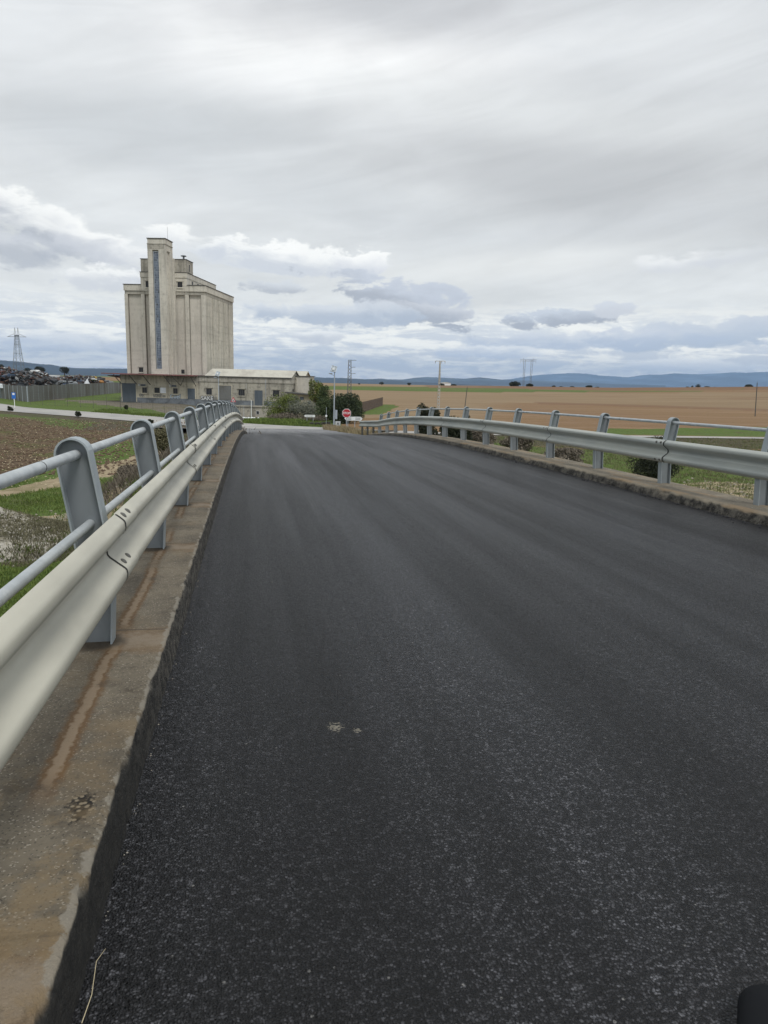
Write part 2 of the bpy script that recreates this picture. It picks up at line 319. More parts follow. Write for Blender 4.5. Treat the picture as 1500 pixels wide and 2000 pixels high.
def ledge(name, left=True):
    mt = bpy.data.materials.new(name); mt.use_nodes = True
    N = NT(mt.node_tree); b = mt.node_tree.nodes['Principled BSDF']
    g = N.node('ShaderNodeNewGeometry'); p = g.outputs['Position']; x, y, z = N.sep(p)
    nz = N.sep(g.outputs['Normal'])[2]
    xs = N.m('SUBTRACT', x, N.m('MULTIPLY', N.m('MULTIPLY', y, y), .000265))
    big = N.noise(p, 2.1, 5, .62); med = N.noise(p, 11, 5, .7); fine = N.noise(p, 85, 4, .7); gr = N.vor(p, 230)
    grv = N.sep(gr.outputs['Color'])[0]
    if left: base, b2, och = (.112, .096, .072), (.170, .146, .108), (.21, .145, .072)
    else: base, b2, och = (.17, .15, .115), (.24, .21, .16), (.27, .19, .11)
    c = N.mix(N.rng(big, .38, .62), base, b2)
    c = N.mix(N.m('MULTIPLY', N.rng(med, .50, .72), .6), c, tuple(v*.62 for v in base))
    c = N.mix(N.m('MULTIPLY', N.rng(fine, .60, .74), .35), c, (.26, .235, .19))
    c = N.mix(N.m('MULTIPLY', N.rng(N.m('ADD', grv, 0.), .93, .97), .5), c, (.42, .38, .31))
    c = N.mix(N.m('MULTIPLY', N.rng(grv, .09, .04), .6), c, (.03, .028, .024))
    if left:
        oc = N.m('MULTIPLY', N.rng(N.noise(N.vm('ADD', p, (4, 9, 0)), 2.6, 5, .6), .50, .66), N.rng(y, 3.4, 1.2, .25, .9))
        c = N.mix(N.m('MULTIPLY', oc, .7), c, och)
        # dried drip line below the barrier
        wob = N.m('MULTIPLY', N.m('SUBTRACT', N.noise(N.comb(0., y, 0.), 1.3, 3), .5), .07)
        dd = N.m('ABSOLUTE', N.m('SUBTRACT', N.m('ADD', xs, wob), N.m('SUBTRACT', -.555, N.m('MULTIPLY', N.m('MINIMUM', y, 7.), .014))))
        brk = N.rng(N.noise(N.comb(0., N.m('MULTIPLY', y, 1.4), 3.), 1.5, 4, .6), .40, .50)
        edge = N.m('ADD', dd, N.m('MULTIPLY', N.m('SUBTRACT', N.noise(p, 30, 4), .5), .05))
        drm = N.m('MULTIPLY', N.m('MULTIPLY', N.m('MULTIPLY', N.rng(edge, .022, .010), N.rng(y, 1.9, 2.15)), .72), brk)
        c = N.mix(N.m('MULTIPLY', N.m('MULTIPLY', N.m('MULTIPLY', N.rng(edge, .050, .022), N.rng(y, 1.85, 2.1)), .75), brk), c, (.125, .066, .024))
        c = N.mix(drm, c, (.27, .21, .145))
        # lime washed round each post foot
        ph = N.m('ABSOLUTE', N.m('SUBTRACT', N.m('FRACT', N.m('ADD', N.m('DIVIDE', N.m('SUBTRACT', y, 3.27), 2.), .5)), .5))
        pd = N.m('ADD', N.m('MULTIPLY', ph, 2.), N.m('MULTIPLY', N.m('SUBTRACT', N.noise(p, 9, 4, .65), .5), .34))
        c = N.mix(N.m('MULTIPLY', N.rng(pd, .20, .10), .45), c, (.15, .085, .035))
        c = N.mix(N.m('MULTIPLY', N.rng(pd, .13, .02), .6), c, (.25, .21, .16))
        c = N.mix(N.m('MULTIPLY', N.rng(N.noise(N.vm('ADD', p, (3., 7., 0.)), 5.5, 6, .72), .54, .66), .55), c, (.062, .050, .036))
        # shallow casting joints
        jt = N.rng(N.m('ABSOLUTE', N.m('SUBTRACT', N.m('FRACT', N.m('ADD', N.m('DIVIDE', N.m('SUBTRACT', y, 3.42), 2.), .5)), .5)), .006, .002)
        c = N.mix(N.m('MULTIPLY', jt, .6), c, (.05, .042, .033))
        bp = N.vm('DISTANCE', N.vm('MULTIPLY', p, (1.3, .62, 0.)), (-.462*1.3, 1.90*.62, 0.))
        bpm = N.rng(N.m('ADD', bp, N.m('MULTIPLY', N.m('SUBTRACT', N.noise(p, 34, 5, .75), .5), .12)), .052, .030)
        pv3 = N.vor(p, 62); pcol = N.mix(N.rng(pv3.outputs['Distance'], .25, .5), (.22, .185, .13), (.012, .011, .010))
        c = N.mix(bpm, c, pcol)
        c = N.mix(N.m('MULTIPLY', N.rng(N.vor(p, 31).outputs['Distance'], .075, .05), N.m('MULTIPLY', N.rng(med, .52, .58), .8)), c, (.016, .015, .013))
        pr_ = N.vm('DISTANCE', N.comb(xs, N.m('MULTIPLY', ph, 2.), 0.), (-.69, 0., 0.))
        c = N.mix(N.m('MULTIPLY', N.rng(N.m('ADD', pr_, N.m('MULTIPLY', N.m('SUBTRACT', med, .5), .10)), .15, .085), .75), c, (.026, .023, .018))
        c = N.mix(N.m('MULTIPLY', N.rng(N.noise(N.vm('ADD', p, (1., 2., 0.)), 4.2, 6, .7), .46, .60), N.rng(y, 2.6, 1.5, 0., .6)), c, (.20, .145, .078))
        # pale worn arris
        ed = N.m('ADD', xs, N.m('MULTIPLY', N.m('SUBTRACT', med, .5), .10))
        c = N.mix(N.m('MULTIPLY', N.rng(ed, -.402, -.391), N.rng(med, .44, .54, .05, .75)), c, (.25, .23, .19))
    else:
        c = N.mix(N.m('MULTIPLY', N.rng(N.noise(N.vm('MULTIPLY', p, (3., .35, 1.)), 2.5, 5, .6), .50, .62), .6), c, och)
    # rough, tar-stained face toward the road
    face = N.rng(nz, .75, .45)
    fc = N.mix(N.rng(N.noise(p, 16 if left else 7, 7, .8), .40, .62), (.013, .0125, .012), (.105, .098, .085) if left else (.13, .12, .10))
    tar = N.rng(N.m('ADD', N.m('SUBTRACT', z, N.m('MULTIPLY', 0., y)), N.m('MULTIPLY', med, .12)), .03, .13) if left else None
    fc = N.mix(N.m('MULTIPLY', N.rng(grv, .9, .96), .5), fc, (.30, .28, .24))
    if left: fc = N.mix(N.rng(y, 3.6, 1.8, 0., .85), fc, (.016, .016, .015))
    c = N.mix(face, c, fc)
    N.put(b.inputs['Base Color'], c); b.inputs['Roughness'].default_value = .9; b.inputs['Specular IOR Level'].default_value = .3
    h = N.m('ADD', N.m('ADD', N.m('MULTIPLY', fine, .4), med), N.m('MULTIPLY', grv, .15))
    N.put(b.inputs['Normal'], N.bump(N.m('ADD', h, N.m('MULTIPLY', face, N.noise(p, 28, 5, .7))), .8, .016))
    return mt
M['ledge_l'] = ledge('worn_brown_concrete', True); M['ledge_r'] = ledge('worn_pale_concrete', False)

# ------------------------------------------------------------------ mesh helpers
class MB:
    def __init__(s): s.v = []; s.f = []; s.mi = []
    def add(s, vs, fs, mi=0):
        o = len(s.v); s.v += [tuple(v) for v in vs]; s.f += [tuple(i+o for i in f) for f in fs]; s.mi += [mi]*len(fs); return s
    def box(s, x0, x1, y0, y1, z0, z1, tf=None, mi=0):
        vs = [Vector((x, y, z)) for z in (z0, z1) for x, y in ((x0, y0), (x1, y0), (x1, y1), (x0, y1))]
        if tf: vs = [tf(v) for v in vs]
        return s.add(vs, [(3, 2, 1, 0), (4, 5, 6, 7), (0, 1, 5, 4), (1, 2, 6, 5), (2, 3, 7, 6), (3, 0, 4, 7)], mi)
    def bar(s, a, b, w, w2=None, n=4, mi=0, cap=True):
        a, b = Vector(a), Vector(b); d = (b-a).normalized()
        up = Vector((0, 0, 1)) if abs(d.z) < .95 else Vector((0, 1, 0))
        x = d.cross(up).normalized(); y = x.cross(d)
        w2 = w if w2 is None else w2; vs = []
        for c, r in ((a, w), (b, w2)):
            for i in range(n):
                t = 2*math.pi*(i+.5)/n; vs.append(c+x*math.cos(t)*r+y*math.sin(t)*r)
        fs = [(i, (i+1) % n, n+(i+1) % n, n+i) for i in range(n)]
        if cap: fs += [tuple(reversed(range(n))), tuple(range(n, 2*n))]
        return s.add(vs, fs, mi)
    def sweep(s, pts, r, n=10, mi=0):
        vs = []; k = len(pts)
        for i, p in enumerate(pts):
            p = Vector(p); d = (Vector(pts[min(i+1, k-1)])-Vector(pts[max(i-1, 0)])).normalized()
            up = Vector((0, 0, 1)) if abs(d.z) < .95 else Vector((0, 1, 0))
            x = d.cross(up).normalized(); y = x.cross(d)
            rr = r[i] if hasattr(r, '__len__') else r
            vs += [p+x*math.cos(2*math.pi*j/n)*rr+y*math.sin(2*math.pi*j/n)*rr for j in range(n)]
        fs = [(i*n+j, i*n+(j+1) % n, (i+1)*n+(j+1) % n, (i+1)*n+j) for i in range(k-1) for j in range(n)]
        fs += [tuple(reversed(range(n))), tuple(range((k-1)*n, k*n))]
        return s.add(vs, fs, mi)
    def prism(s, poly, y0, y1, tf=None, mi=0):      # poly in (x,z), extruded along y
        n = len(poly); vs = [Vector((p[0], y, p[1])) for y in (y0, y1) for p in poly]
        if tf: vs = [tf(v) for v in vs]
        return s.add(vs, [tuple(range(n)), tuple(reversed(range(n, 2*n)))]+[(i, n+i, n+(i+1) % n, (i+1) % n) for i in range(n)], mi)
    def build(s, name, mats, parent=None, smooth=False):
        me = bpy.data.meshes.new(name); me.from_pydata([tuple(v) for v in s.v], [], s.f)
        if not isinstance(mats, (list, tuple)): mats = [mats]
        for m_ in mats: me.materials.append(M[m_] if isinstance(m_, str) else m_)
        if len(mats) > 1: me.polygons.foreach_set('material_index', s.mi)
        me.update()
        bm = bmesh.new(); bm.from_mesh(me); bmesh.ops.recalc_face_normals(bm, faces=bm.faces); bm.to_mesh(me); bm.free()
        if smooth: me.polygons.foreach_set('use_smooth', [True]*len(me.polygons))
        o = bpy.data.objects.new(name, me); C.objects.link(o)
        if parent: attach(o, parent)
        return o
LOC = {}
def attach(o, parent):
    o.parent = parent
    base = LOC.get(parent.name)
    if base is not None: o.matrix_parent_inverse = Matrix.Translation(base).inverted()
def thing(name, label, cat, loc=(0, 0, 0), group=None):
    o = bpy.data.objects.new(name, None); C.objects.link(o); o.location = loc; o.empty_display_size = .3
    LOC[o.name] = Vector(loc); o['label'] = label; o['category'] = cat
    if group: o['group'] = group
    return o
def tag(o, label, cat=None, group=None, kind=None):
    o['label'] = label
    if cat: o['category'] = cat
    if group: o['group'] = group
    if kind: o['kind'] = kind
    return o
def copy_tree(o, parent=None, loc=None, rot=None, scale=None):
    c = o.copy(); C.objects.link(c)
    if parent: c.parent = parent
    for ch in o.children: copy_tree(ch, c)
    if loc is not None: c.location = loc
    if rot is not None: c.rotation_euler = rot
    if scale is not None: c.scale = scale
    return c
def grid(name, P, mats, parent=None, smooth=True, build=True):   # P: rows x cols array of points
    P = np.asarray(P, float); r, c = P.shape[:2]
    me = bpy.data.meshes.new(name)
    idx = np.arange(r*c).reshape(r, c)
    q = np.stack([idx[:-1, :-1], idx[:-1, 1:], idx[1:, 1:], idx[1:, :-1]], -1).reshape(-1, 4)
    me.from_pydata(P.reshape(-1, 3).tolist(), [], q.tolist())
    for m_ in (mats if isinstance(mats, list) else [mats]): me.materials.append(M[m_] if isinstance(m_, str) else m_)
    if smooth: me.polygons.foreach_set('use_smooth', [True]*len(me.polygons))
    me.update(); o = bpy.data.objects.new(name, me); C.objects.link(o)
    if parent: attach(o, parent)
    return o

# ------------------------------------------------------------------ road line
def zr(y):
    y0 = 33.
    if y > y0:
        z0 = -.02511*y0+.0008673*y0*y0-.00004092*y0**3
        return max(z0-.0635*(y-y0), GZ+.03)
    if y < 0: return -.02511*y-.0008*y*y if y > -60 else -.02511*y-.0008*y*y
    return -.02511*y+.0008673*y*y-.00004092*y**3
def xo(y):
    if y > 33: return .2885+.0175*(y-33)
    if y < 0: return 0.
    return .000265*y*y
XL, XR = -.372, 5.314

# ------------------------------------------------------------------ terrain
rng_ = np.random.default_rng(3)
def sstep(a, b, x): t = np.clip((x-a)/(b-a), 0, 1); return t*t*(3-2*t)
zr_v = np.vectorize(zr); xo_v = np.vectorize(xo)
def ridge(az):                         # height of the field's far edge by bearing
    return np.interp(az, [-180, -12, 0, 6, 12.5, 20, 28, 38.5, 50, 180], [-.0, .0, .2, .8, 1.3, 2.5, 3.4, 6.7, 7., 2.])
def tz(x, y):
    x = np.asarray(x, float); y = np.asarray(y, float)
    D = np.hypot(x, y); az = np.degrees(np.arctan2(x, y))
    z = np.full_like(D, GZ)
    z = z+ridge(az)*sstep(150, 520, D)*(1-sstep(520, 900, D))
    low = np.interp(az, [-180, -8, 2, 8, 180], [-22, -22, -30, -55, -55])
    z = z+low*sstep(560, 4200, D)
    # the yard behind the cross road falls away towards the warehouse
    s_ = x*.968-y*.2515+50.8; t_ = x*.2515+y*.968-128.2
    z = z-1.9*np.exp(-((s_-20)/9.5)**4)*sstep(-45, -8, t_)*(1-sstep(4, 12, t_))
    # bank that carries the road down to the crossing
    zroad = zr_v(np.clip(y, -58, 200))-.06
    mid = (XL+XR)/2+xo_v(y); hw = 3.75+np.clip(y-40, 0, 30)*.03
    dd = np.maximum(np.abs(x-mid)-hw, 0)
    bank = zroad-dd*.55
    w = sstep(21.5, 26, y)*(1-sstep(74, 80, y))
    z = np.where(w > 0, np.maximum(z, GZ+(bank-GZ)*w), z)
    w2 = sstep(-16, -22, y)
    z = np.where((w2 > 0) & (y > -60), np.maximum(z, GZ+(bank-GZ)*w2), z)
    return z
def nz_(x, y, s): return noise.noise(Vector((x*s, y*s, 3.7)))
def hfine(x, y):
    D = math.hypot(x, y)
    if D > 160: return 0.
    return (nz_(x, y, .12)*.22+nz_(x, y, .7)*.08+nz_(x, y, 2.2)*.035)*min(1, (160-D)/60)
azs = np.concatenate([np.arange(-180, -26, 6.), np.arange(-25, 48, .3), np.arange(48, 180.1, 6.)])
ds = np.concatenate([[.5, 3, 6], np.arange(9, 120, .55), np.geomspace(121, 27000, 110)])
A, Dg = np.meshgrid(np.radians(azs), ds)
X = Dg*np.sin(A); Y = Dg*np.cos(A); Z = tz(X, Y)
hf = np.array([[hfine(X[i, j], Y[i, j]) for j in range(X.shape[1])] for i in range(X.shape[0])])
ondeck = (np.abs(X-2.6-xo_v(Y)) < 5.2) & (Y > 20) & (Y < 80)
# zones (masks of what grows or lies where)
def inpoly(poly, x, y):
    ins = np.zeros(x.shape, bool); n = len(poly)
    for i in range(n):
        x0, y0 = poly[i]; x1, y1 = poly[(i+1) % n]
        if y0 == y1: continue
        c_ = ((y0 > y) != (y1 > y)) & (x < (x1-x0)*(y-y0)/(y1-y0)+x0); ins ^= c_
    return ins
def gpoly(pts): return [tuple(at(*p)[:2]) for p in pts]
def road_d(poly, x, y):                # distance to a polyline
    best = np.full(x.shape, 1e9)
    for (x0, y0), (x1, y1) in zip(poly[:-1], poly[1:]):
        L = (x1-x0)**2+(y1-y0)**2; t = np.clip(((x-x0)*(x1-x0)+(y-y0)*(y1-y0))/L, 0, 1)
        best = np.minimum(best, np.hypot(x-x0-t*(x1-x0), y-y0-t*(y1-y0)))
    return best
CROSS = [(-150, 300), (-60, 150), (-33.3, 106), (-17.4, 92), (-9.8, 84.7), (-1.5, 76.5), (6, 72.2), (15, 69.6), (28, 68.6), (44, 68.2), (56, 68), (120, 66), (400, 50)]
TRACK = [(-40, 24), (-20, 30), (-10.4, 32.5), (-8.9, 34.6), (-7.6, 39), (-6.9, 43.6), (-5.9, 49), (-4.6, 58), (-3.6, 66)]
dc = road_d(CROSS, X, Y); dt = road_d(TRACK, X, Y)
hf = hf*np.clip((dc-3.5)/5, 0, 1)
Z = Z+np.where(ondeck, np.minimum(hf, 0)*.3, hf)
ter_xyz = np.stack([X, Y, Z], -1)
jit = np.array([[noise.noise(Vector((X[i, j]*.18, Y[i, j]*.18, 1)))+.5*noise.noise(Vector((X[i, j]*.6, Y[i, j]*.6, 2))) for j in range(X.shape[1])] for i in range(X.shape[0])])
jit2 = np.array([[noise.noise(Vector((X[i, j]*.012, Y[i, j]*.012, 8))) for j in range(X.shape[1])] for i in range(X.shape[0])])
AZ = np.degrees(A)+jit*.5+jit2*1.2; D = Dg*(1+.03*jit2)+jit*1.2; X0_, Y0_ = X, Y; dc = dc+jit*.9; dt = dt+jit*.25
north = Y > np.interp(X, [p[0] for p in CROSS], [p[1] for p in CROSS])
g = np.zeros_like(X); pth = np.zeros_like(X); red = np.zeros_like(X); stub = np.zeros_like(X); yard = np.zeros_like(X); weed = np.zeros_like(X); beige = np.zeros_like(X)
left = AZ < 2
# left side, near
g = np.where(left & (~north) & (dt < 9) & (Y < 66), 1., g)
g = np.where((~north) & (X > -14) & (X < 40) & (D < 34), .9, g)
stub = np.where(left & (~north) & (dc > 10) & (dt > 4.2) & (D > 33) & (X < -6), 1., stub)
g = np.where(stub > 0, .18, g)
weed = np.where(left & (~north) & (dc > 3.2) & (dc < 12+2*np.sin(X*.3)), .9, weed)
weed = np.where((~north) & (np.abs(X+3.6) < 2.6) & (Y > 22) & (Y < 70), .8, weed)
g = np.where((weed > 0) & (dc > 7) & (X < -15), .55, g)
pth = np.where((dt < .95) & (X < 0), 1., pth)
pth = np.where(((X+6.6)/2.6)**2+((Y-24.6)/2.4)**2 < 1, .8, pth)
# verge and yard beyond the cross road on the left
g = np.where(left & north & (dc > 3.6) & (dc < 17), 1., g)
yard = np.where((AZ < 3) & north & (dc > 15) & (D < 230) & (AZ > -13.5), 1., yard)
yard = np.where(left & north & (D > 118) & (D < 240), 1., yard)
g = np.where((AZ > -13) & (AZ < -8.7) & (D > 143) & (D < 215), 1., g); yard = np.where((AZ > -13) & (AZ < -8.7) & (D > 143) & (D < 215), 0, yard)
g = np.where((AZ > -4) & (AZ < 7) & north & (dc > 3.4) & (D < 104), 1., g)
far_l = (AZ < -4) & (D > 240)
g = np.where(far_l, np.clip(.5+.5*np.sin(D/150.)*1.2+AZ*0, 0, 1), g)
g = np.where((AZ < -9) & (AZ > -13) & (D > 1500), 1., g)
# right side
r_ = (X > 5.5) & (~north)
g = np.where(r_ & (D < 60), .7, g); weed = np.where(r_ & (D > 24) & (D < 70), .5, weed)
weed = np.where((AZ > 14) & (~north) & (dc > .8) & (dc < 12), 1., weed)
pth = np.where((((X-25.5)/3.6)**2+((Y-32.5)/3.2)**2 < 1), .55, pth)
pth = np.where((((X-19.5)/3.)**2+((Y-38.)/3.2)**2 < 1), .35, pth)
gs = (AZ > 25) & north & (dc > 2.2) & (dc < 2.2+np.interp(AZ, [25, 28, 33, 39], [0, 9, 15, 19]))
g = np.where(gs, 1., g)
band = (AZ > 4.5) & (D > np.interp(AZ, [4.5, 18, 25, 35.5, 40], [300, 300, 345, 360, 520])) & (D < np.interp(AZ, [4.5, 12, 25, 35.5, 40], [430, 430, 385, 372, 520]))
g = np.where(band, .62+.25*jit2, g)
beige = np.where((AZ > 4) & (D > 190) & (D < 345), 1., beige)
beige = np.where((AZ > 4) & (AZ < 30) & (D > 95), np.maximum(beige, np.clip((26-AZ)/14, 0, .75)), beige)
red = np.where((AZ > 14) & (D > 385), 1., red); red = np.where((AZ > 22) & (D > 188) & (D < 200), .8, red); red = np.where((AZ > 4) & (D > 262) & (D < 300), .4, red)
dfence = road_d([(16.4, 107.5), (26.4, 142.7)], X, Y)
g = np.where((dfence < 3.4) & (X > 14), 1., g)
pth = np.where((AZ > 5) & (AZ < 11) & (D > 60) & (~north) & (D < 71), .5, pth)
beige = np.where((g > .3) | (weed > .3), 0, beige)
ter = grid('ground', ter_xyz, 'dark')
me = ter.data
for nm, arrs in (('zone_a', (g, pth, red)), ('zone_b', (stub, yard, weed)), ('zone_c', (beige, beige*0, beige*0))):
    a_ = me.color_attributes.new(nm, 'FLOAT_COLOR', 'POINT')
    a_.data.foreach_set('color', np.stack([q.ravel() for q in arrs]+[np.ones(X.size)], -1).ravel())
def terrain_mat():
    mt = bpy.data.materials.new('farmland_soil'); mt.use_nodes = True
    N = NT(mt.node_tree); b = mt.node_tree.nodes['Principled BSDF']
    p = N.pos()
    a1 = N.node('ShaderNodeAttribute', attribute_name='zone_a').outputs['Color']
    a2 = N.node('ShaderNodeAttribute', attribute_name='zone_b').outputs['Color']
    a3 = N.node('ShaderNodeAttribute', attribute_name='zone_c').outputs['Color']
    G, Pt, Rd = N.sep(a1); St, Yd, Wd = N.sep(a2); Bg = N.sep(a3)[0]
    n1 = N.noise(p, .35, 6, .65); n2 = N.noise(p, 2.3, 6, .7); n3 = N.noise(p, 11, 4, .7); nb = N.noise(p, .025, 4, .55)
    fur = N.noise(N.vm('MULTIPLY', p, (.02, .35, .1)), 1., 4, .6)
    def edge(v, amt=.5, nn=n2): return N.rng(N.m('ADD', v, N.m('MULTIPLY', N.m('SUBTRACT', nn, .5), amt)), .38, .62)
    c = N.mix(N.rng(n3, .35, .65), (.178, .112, .055), (.250, .164, .090))
    c = N.mix(N.m('MULTIPLY', N.rng(n2, .5, .7), .35), c, (.20, .12, .07))
    c = N.mix(N.m('MULTIPLY', N.rng(fur, .45, .62), .3), c, (.34, .235, .16))
    c = N.mix(N.m('MULTIPLY', N.rng(nb, .45, .6), .3), c, (.20, .125, .075))
    c = N.mix(edge(Bg, .6, nb), c, N.mix(N.rng(fur, .35, .65), (.225, .160, .094), (.268, .198, .122)))
    c = N.mix(N.m('MULTIPLY', edge(Rd, 1.0, nb), .5), c, (.155, .080, .05))
    n4 = N.noise(N.vm('MULTIPLY', p, (1., .6, 1.)), 3.4, 5, .75)
    sc = N.mix(N.rng(n3, .40, .60), (.055, .038, .026), (.20, .145, .088))
    sc = N.mix(N.m('MULTIPLY', N.rng(n1, .50, .62), .75), sc, N.mix(N.rng(n3, .4, .6), (.06, .062, .02), (.14, .15, .055)))
    sc = N.mix(N.m('MULTIPLY', N.rng(n4, .55, .64), .45), sc, (.22, .17, .105)); sc = N.mix(N.m('MULTIPLY', N.rng(n4, .46, .38), .7), sc, (.035, .025, .018))
    c = N.mix(edge(St), c, sc)
    yc = N.mix(N.rng(n2, .35, .65), (.12, .105, .085), (.21, .19, .155)); yc = N.mix(N.rng(n1, .5, .62, 0., .6), yc, (.13, .125, .07))
    c = N.mix(edge(Yd), c, yc)
    wc = N.mix(N.rng(n3, .38, .62), (.04, .035, .026), (.15, .125, .088)); wc = N.mix(N.m('MULTIPLY', N.rng(n1, .45, .6), .7), wc, (.075, .085, .035))
    c = N.mix(edge(Wd, .9), c, wc)
    gc = N.mix(N.rng(n3, .35, .65), (.05, .085, .018), (.13, .185, .045)); gc = N.mix(N.m('MULTIPLY', N.rng(n2, .52, .68), .55), gc, (.17, .165, .07))
    gc = N.mix(N.m('MULTIPLY', N.rng(n1, .55, .66), .5), gc, (.11, .085, .055))
    c = N.mix(edge(G, .8), c, gc)
    pc = N.mix(N.rng(n2, .35, .65), (.27, .215, .135), (.40, .33, .225)); pc = N.mix(N.m('MULTIPLY', N.rng(n1, .5, .65), .5), pc, (.16, .15, .07))
    c = N.mix(edge(Pt, .8), c, pc)
    N.put(b.inputs['Base Color'], c); b.inputs['Roughness'].default_value = .95; b.inputs['Specular IOR Level'].default_value = .15
    N.put(b.inputs['Normal'], N.bump(N.m('ADD', n2, N.m('MULTIPLY', n3, .7)), .8, .12))
    return mt
M['terrain'] = terrain_mat(); me.materials[0] = M['terrain']
tag(ter, 'ploughed brown farmland with green verges round the bridge', kind='structure')

# roads laid on the ground
def strip(name, line, w, zf, matn, label, sub=6, seg=1):
    pts = []
    for (x0, y0), (x1, y1) in zip(line[:-1], line[1:]):
        n = max(1, int(math.hypot(x1-x0, y1-y0)/seg)); pts += [(x0+(x1-x0)*i/n, y0+(y1-y0)*i/n) for i in range(n)]
    pts.append(line[-1]); P = []
    k = 5; sm = [(sum(pts[min(max(i+j, 0), len(pts)-1)][0] for j in range(-k, k+1))/(2*k+1), sum(pts[min(max(i+j, 0), len(pts)-1)][1] for j in range(-k, k+1))/(2*k+1)) for i in range(len(pts))]
    for i, (x, y) in enumerate(sm):
        w_ = w(x)
        a, b_ = sm[max(i-1, 0)], sm[min(i+1, len(sm)-1)]; d_ = Vector((b_[0]-a[0], b_[1]-a[1], 0)).normalized(); nrm = Vector((-d_.y, d_.x, 0))
        P.append([(x+nrm.x*w_*t, y+nrm.y*w_*t, zf(x+nrm.x*w_*t, y+nrm.y*w_*t, i, t)) for t in np.linspace(-.5, .5, sub)])
    return tag(grid(name, P, matn), label, kind='structure')
M['old_road'] = mat('old_pale_asphalt', (.36, .35, .33), .85, var=.12, vscale=.5, col2=(.29, .285, .275), c2scale=.3, bump=.2, bscale=30)
strip('road', CROSS, lambda x: float(np.interp(x, [8, 20], [7.4, 2.2])), lambda x, y, i, t: GZ+.05+float(ridge(np.degrees(np.arctan2(x, y)))*sstep(150, 520, math.hypot(x, y))), 'old_road', 'pale grey cross road passing behind the bridge')
# bridge road: deck surface from behind the camera to the crossing
ys = np.concatenate([np.arange(-58, 0, 2.), np.arange(0, 33.2, .3), np.arange(33.5, 72.6, .6)])
P = []
for y in ys:
    fl = max(0, (y-52)/20); fl = fl*fl*9
    ext = max(0., y-33)*.028
    x0, x1 = XL-.02-ext-fl+xo(y), XR+.02+ext*.6+fl*.9+xo(y)
    if y > 33.3: x0 -= .25; x1 += .1
    P.append([(x0+(x1-x0)*t, y, zr(y)+(.02*(1-abs(2*t-1)))) for t in np.linspace(0, 1, 12)])
Pn = np.array(P)
Pn[:, :, 2] = np.maximum(Pn[:, :, 2], GZ+.055)
road = grid('road', Pn, 'asphalt'); tag(road, 'freshly laid dark asphalt road over the bridge', kind='structure')

# ------------------------------------------------------------------ bridge body and kerbs
def kerb(side, y0, y1, kb, label):
    rows = []; y = y0
    if side < 0: prof = [(XL+.010, -.06), (XL+.008, -.005), (XL+.002, .05), (XL-.003, .10), (XL-.006, kb-.015), (XL-.012, kb-.003), (XL-.026, kb), (XL-.12, kb+.001), (XL-.22, kb+.002), (XL-.36, kb+.001), (XL-.5, kb), (XL-.60, kb-.004), (XL-.62, kb-.03), (XL-.62, -.55), (XL-.3, -.57)]
    else: prof = [(XR-.03, -.06), (XR-.02, -.005), (XR-.008, .035), (XR+.005, .07), (XR+.02, kb-.015), (XR+.04, kb-.002), (XR+.08, kb), (XR+.16, kb+.001), (XR+.28, kb+.002), (XR+.42, kb+.001), (XR+.56, kb), (XR+.66, kb-.004), (XR+.68, kb-.03), (XR+.68, -.55), (XR+.3, -.57)]
    amp = .011 if side < 0 else .016
    while y <= y1:
        row = []
        taper = 1.
        for i, (x, z) in enumerate(prof):
            q = Vector((y*7., i*.9, side*5.)); n_ = noise.noise(q)+.6*noise.noise(q*2.7)+.4*noise.noise(q*6.1)
            k = amp if 0 < i < 6 else (.002 if i < 12 else .0)
            if i in (4, 5): k *= 1.25
            drop = max(0, noise.noise(Vector((y*1.7, side*9., 1.)))-.1)*(.03 if side > 0 else .012) if i in (3, 4, 5) else 0
            row.append((x+xo(y)+side*(abs(n_)*k+drop)+(-side*0), y, z+zr(y)-(abs(n_)*k*.5+drop*.5 if i in (4, 5) else 0)))
        rows.append(row); y += .03 if y > 0 else .5
    o = grid('kerb', rows, 'ledge_l' if side < 0 else 'ledge_r', smooth=True)
    return tag(o, label, kind='structure')
kerb(-1, -20, 34.0, .15, 'brown stained concrete ledge under the left guard rail')
kerb(1, -20, 34.0, .12, 'pale crumbling concrete ledge under the right guard rail')
br = thing('bridge', 'low concrete road bridge carrying the asphalt and both guard rails', 'bridge', (2.5, 5, GZ))
rows = []
for y in np.arange(-20, 26.1, 1.):
    rows.append([(XL-.3+xo(y), y, zr(y)-.12), (XR+.3+xo(y), y, zr(y)-.12), (XR+.3+xo(y), y, zr(y)-.75), (XL-.3+xo(y), y, zr(y)-.75), (XL-.3+xo(y), y, zr(y)-.12)])
grid('deck', rows, 'annex_dirty', br, smooth=False)
for y in (25.0, -19.6): MB().box(-1.0, 6.3, y, y+.8, GZ-1, zr(y)-.3).build('abutment', 'annex_dirty', br)

